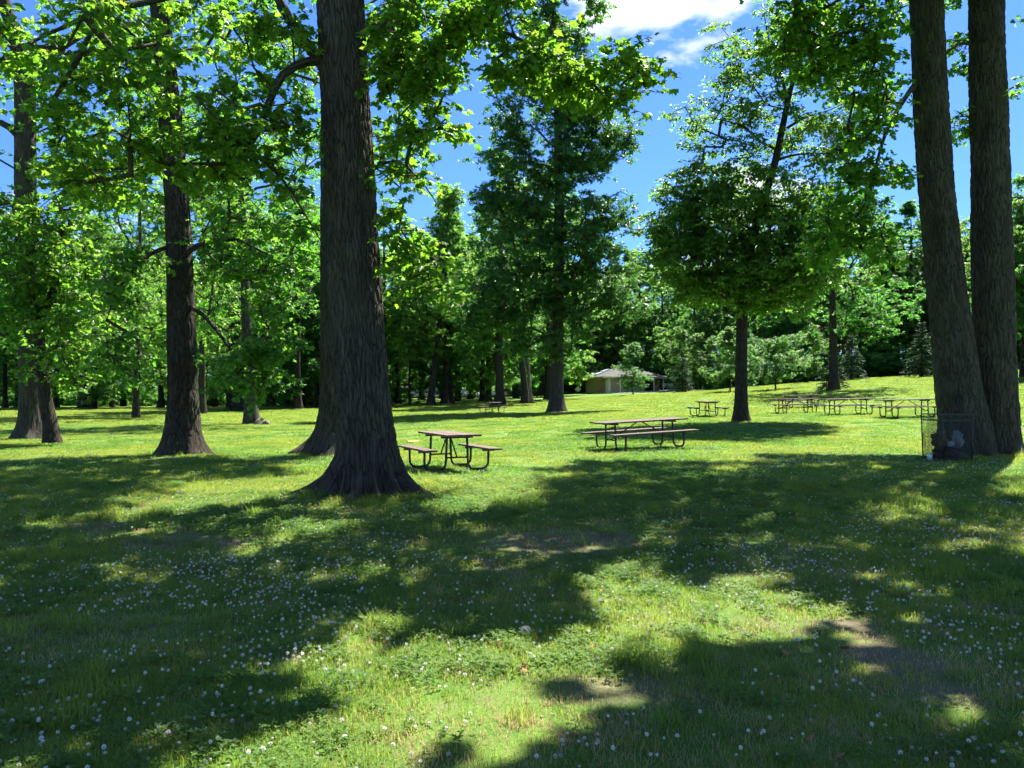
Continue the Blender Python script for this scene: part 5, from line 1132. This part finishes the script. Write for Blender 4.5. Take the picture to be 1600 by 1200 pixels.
# clover blossoms: the ones that show largest are things, the rest one mass
def blossom_mesh(seed):
    rg2 = np.random.default_rng(seed); mb = MB()
    for k in range(44):
        z = 1 - 2 * (k + .5) / 44; a = k * 2.39996; r_ = math.sqrt(1 - z * z); d = np.array([math.cos(a) * r_, math.sin(a) * r_, z]); u = np.cross(d, [0.3, .2, 1]); u /= np.linalg.norm(u); w_ = np.cross(d, u)
        c = d * .0045 + np.array([0, 0, .075]); L = .0085 * rg2.uniform(.85, 1.1); tipv = c + d * L + np.array([0, 0, .003]); ww = .0028
        mb.add(np.array([c, c + d * L * .6 + u * ww, tipv, c + d * L * .6 - u * ww, c + d * L * .55 + w_ * ww]), [(0, 1, 2), (0, 2, 3), (0, 4, 2)])
    nb = len(mb.s); v, f = tube(np.array([(0, 0, 0), (.004, 0, .035), (0, 0, .072)]), .0011, 4); mb.addnp(v, f)
    return mesh_np('clover_flower', np.concatenate(mb.v), mb.l, mb.s, [M['blossom'], M['stem']], False, [0] * nb + [1] * (len(mb.s) - nb))
bm = [blossom_mesh(1), blossom_mesh(2)]
fx, fy = [], []
for y0, y1, dens in [(2.9, 6, 380), (6, 12, 280), (12, 22, 150), (22, 40, 40)]:
    x, y = band(y0, y1, dens, .70, .4); px, py = to_px(np.stack([x, y, 0 * x], -1))
    pr = np.clip((n2(x, y, .42, 71) - .34) * 2.2, .18, 1) * np.clip((n2(x, y, 2.6, 73) - .15) * 1.6, .1, 1); pr = pr * np.where((px < 560) & (py > 880), 1.8, 1.0) * np.where((px > 1000) & (py < 900) & (py > 690), 1.25, 1.0)
    k = (rg.uniform(0, 1, len(x)) < pr) & (bare(x, y) < .3) & clear(x, y); fx.append(x[k]); fy.append(y[k])
fx, fy = np.concatenate(fx), np.concatenate(fy); fz = gz(fx, fy) - .008 + rg.uniform(-.02, .008, len(fx))
px, py = to_px(np.stack([fx, fy, fz + .07], -1)); vis = (px > 5) & (px < 1595) & (py < 1195); order = np.argsort(np.where(vis, fy, 1e9)); big = order[:300]; rest = order[300:]
for i in big:
    o = obj('clover_flower', bm[int(i) % 2], None, (fx[i], fy[i], fz[i])); s_ = rg.uniform(.5, .9); o.scale = (s_, s_, s_ * rg.uniform(.7, 1.15)); o.rotation_euler = (rg.normal(0, .2), rg.normal(0, .2), rg.uniform(0, 6.28))
    tag(o, 'round white clover blossom in the grass closest to the camera', 'clover', 'white clover blossoms in the nearest grass')
fl = bpy.data.collections.new('lawn_flowers')
for i, m_ in enumerate(bm): fl.objects.link(bpy.data.objects.new('f%d' % i, m_))
n = len(rest)
scatter('clover_flowers', np.stack([fx[rest], fy[rest], fz[rest]], -1), rg.uniform(0, 6.28, n), rg.uniform(.5, .9, n), rg.integers(0, 2, n), fl, 'white clover blossoms scattered across the lawn farther off', 'clover', rg.normal(0, .2, (n, 2)))
# dry leaves and a pale stone
tv, tf = TPL['maple6']; dl = mesh_np('fallen_leaf', tv * np.array([1, 1, 1.6]) + np.array([0, -.5, .15]), tf, np.full(len(tf), 3), [M['dryleaf']])
k = 0
while k < 90:
    y = math.sqrt(rg.uniform(3.4 ** 2, 9.5 ** 2)); x = rg.uniform(-.62, .62) * y; px = 800 + F * x / y
    if rg.uniform() > (.95 if px > 650 else .25): continue
    o = obj('fallen_leaf', dl, None, (x, y, gz1(x, y) + .025)); s_ = rg.uniform(.025, .055); o.scale = (s_, s_, s_); o.rotation_euler = (rg.normal(0, .4), rg.normal(0, .4), rg.uniform(0, 6.28)); k += 1
    tag(o, 'small dry brown leaf lying in the near grass', 'dry leaf', 'dry leaves in the near grass')
Y = CAMZ * F / (990 - HOR); st = crumple('stone', 'pale lumpy stone in the grass at the edge of the sunlit patch', 'stone', (0, 0, 0), (.045, .04, .03), (.20, .19, .16), 4, .9, .25); st.location = gp(820, Y) + np.array([0, 0, .03])
print('objects', len(bpy.data.objects), 'tris', sum(len(m.loops) - 2 * len(m.polygons) for m in bpy.data.meshes))
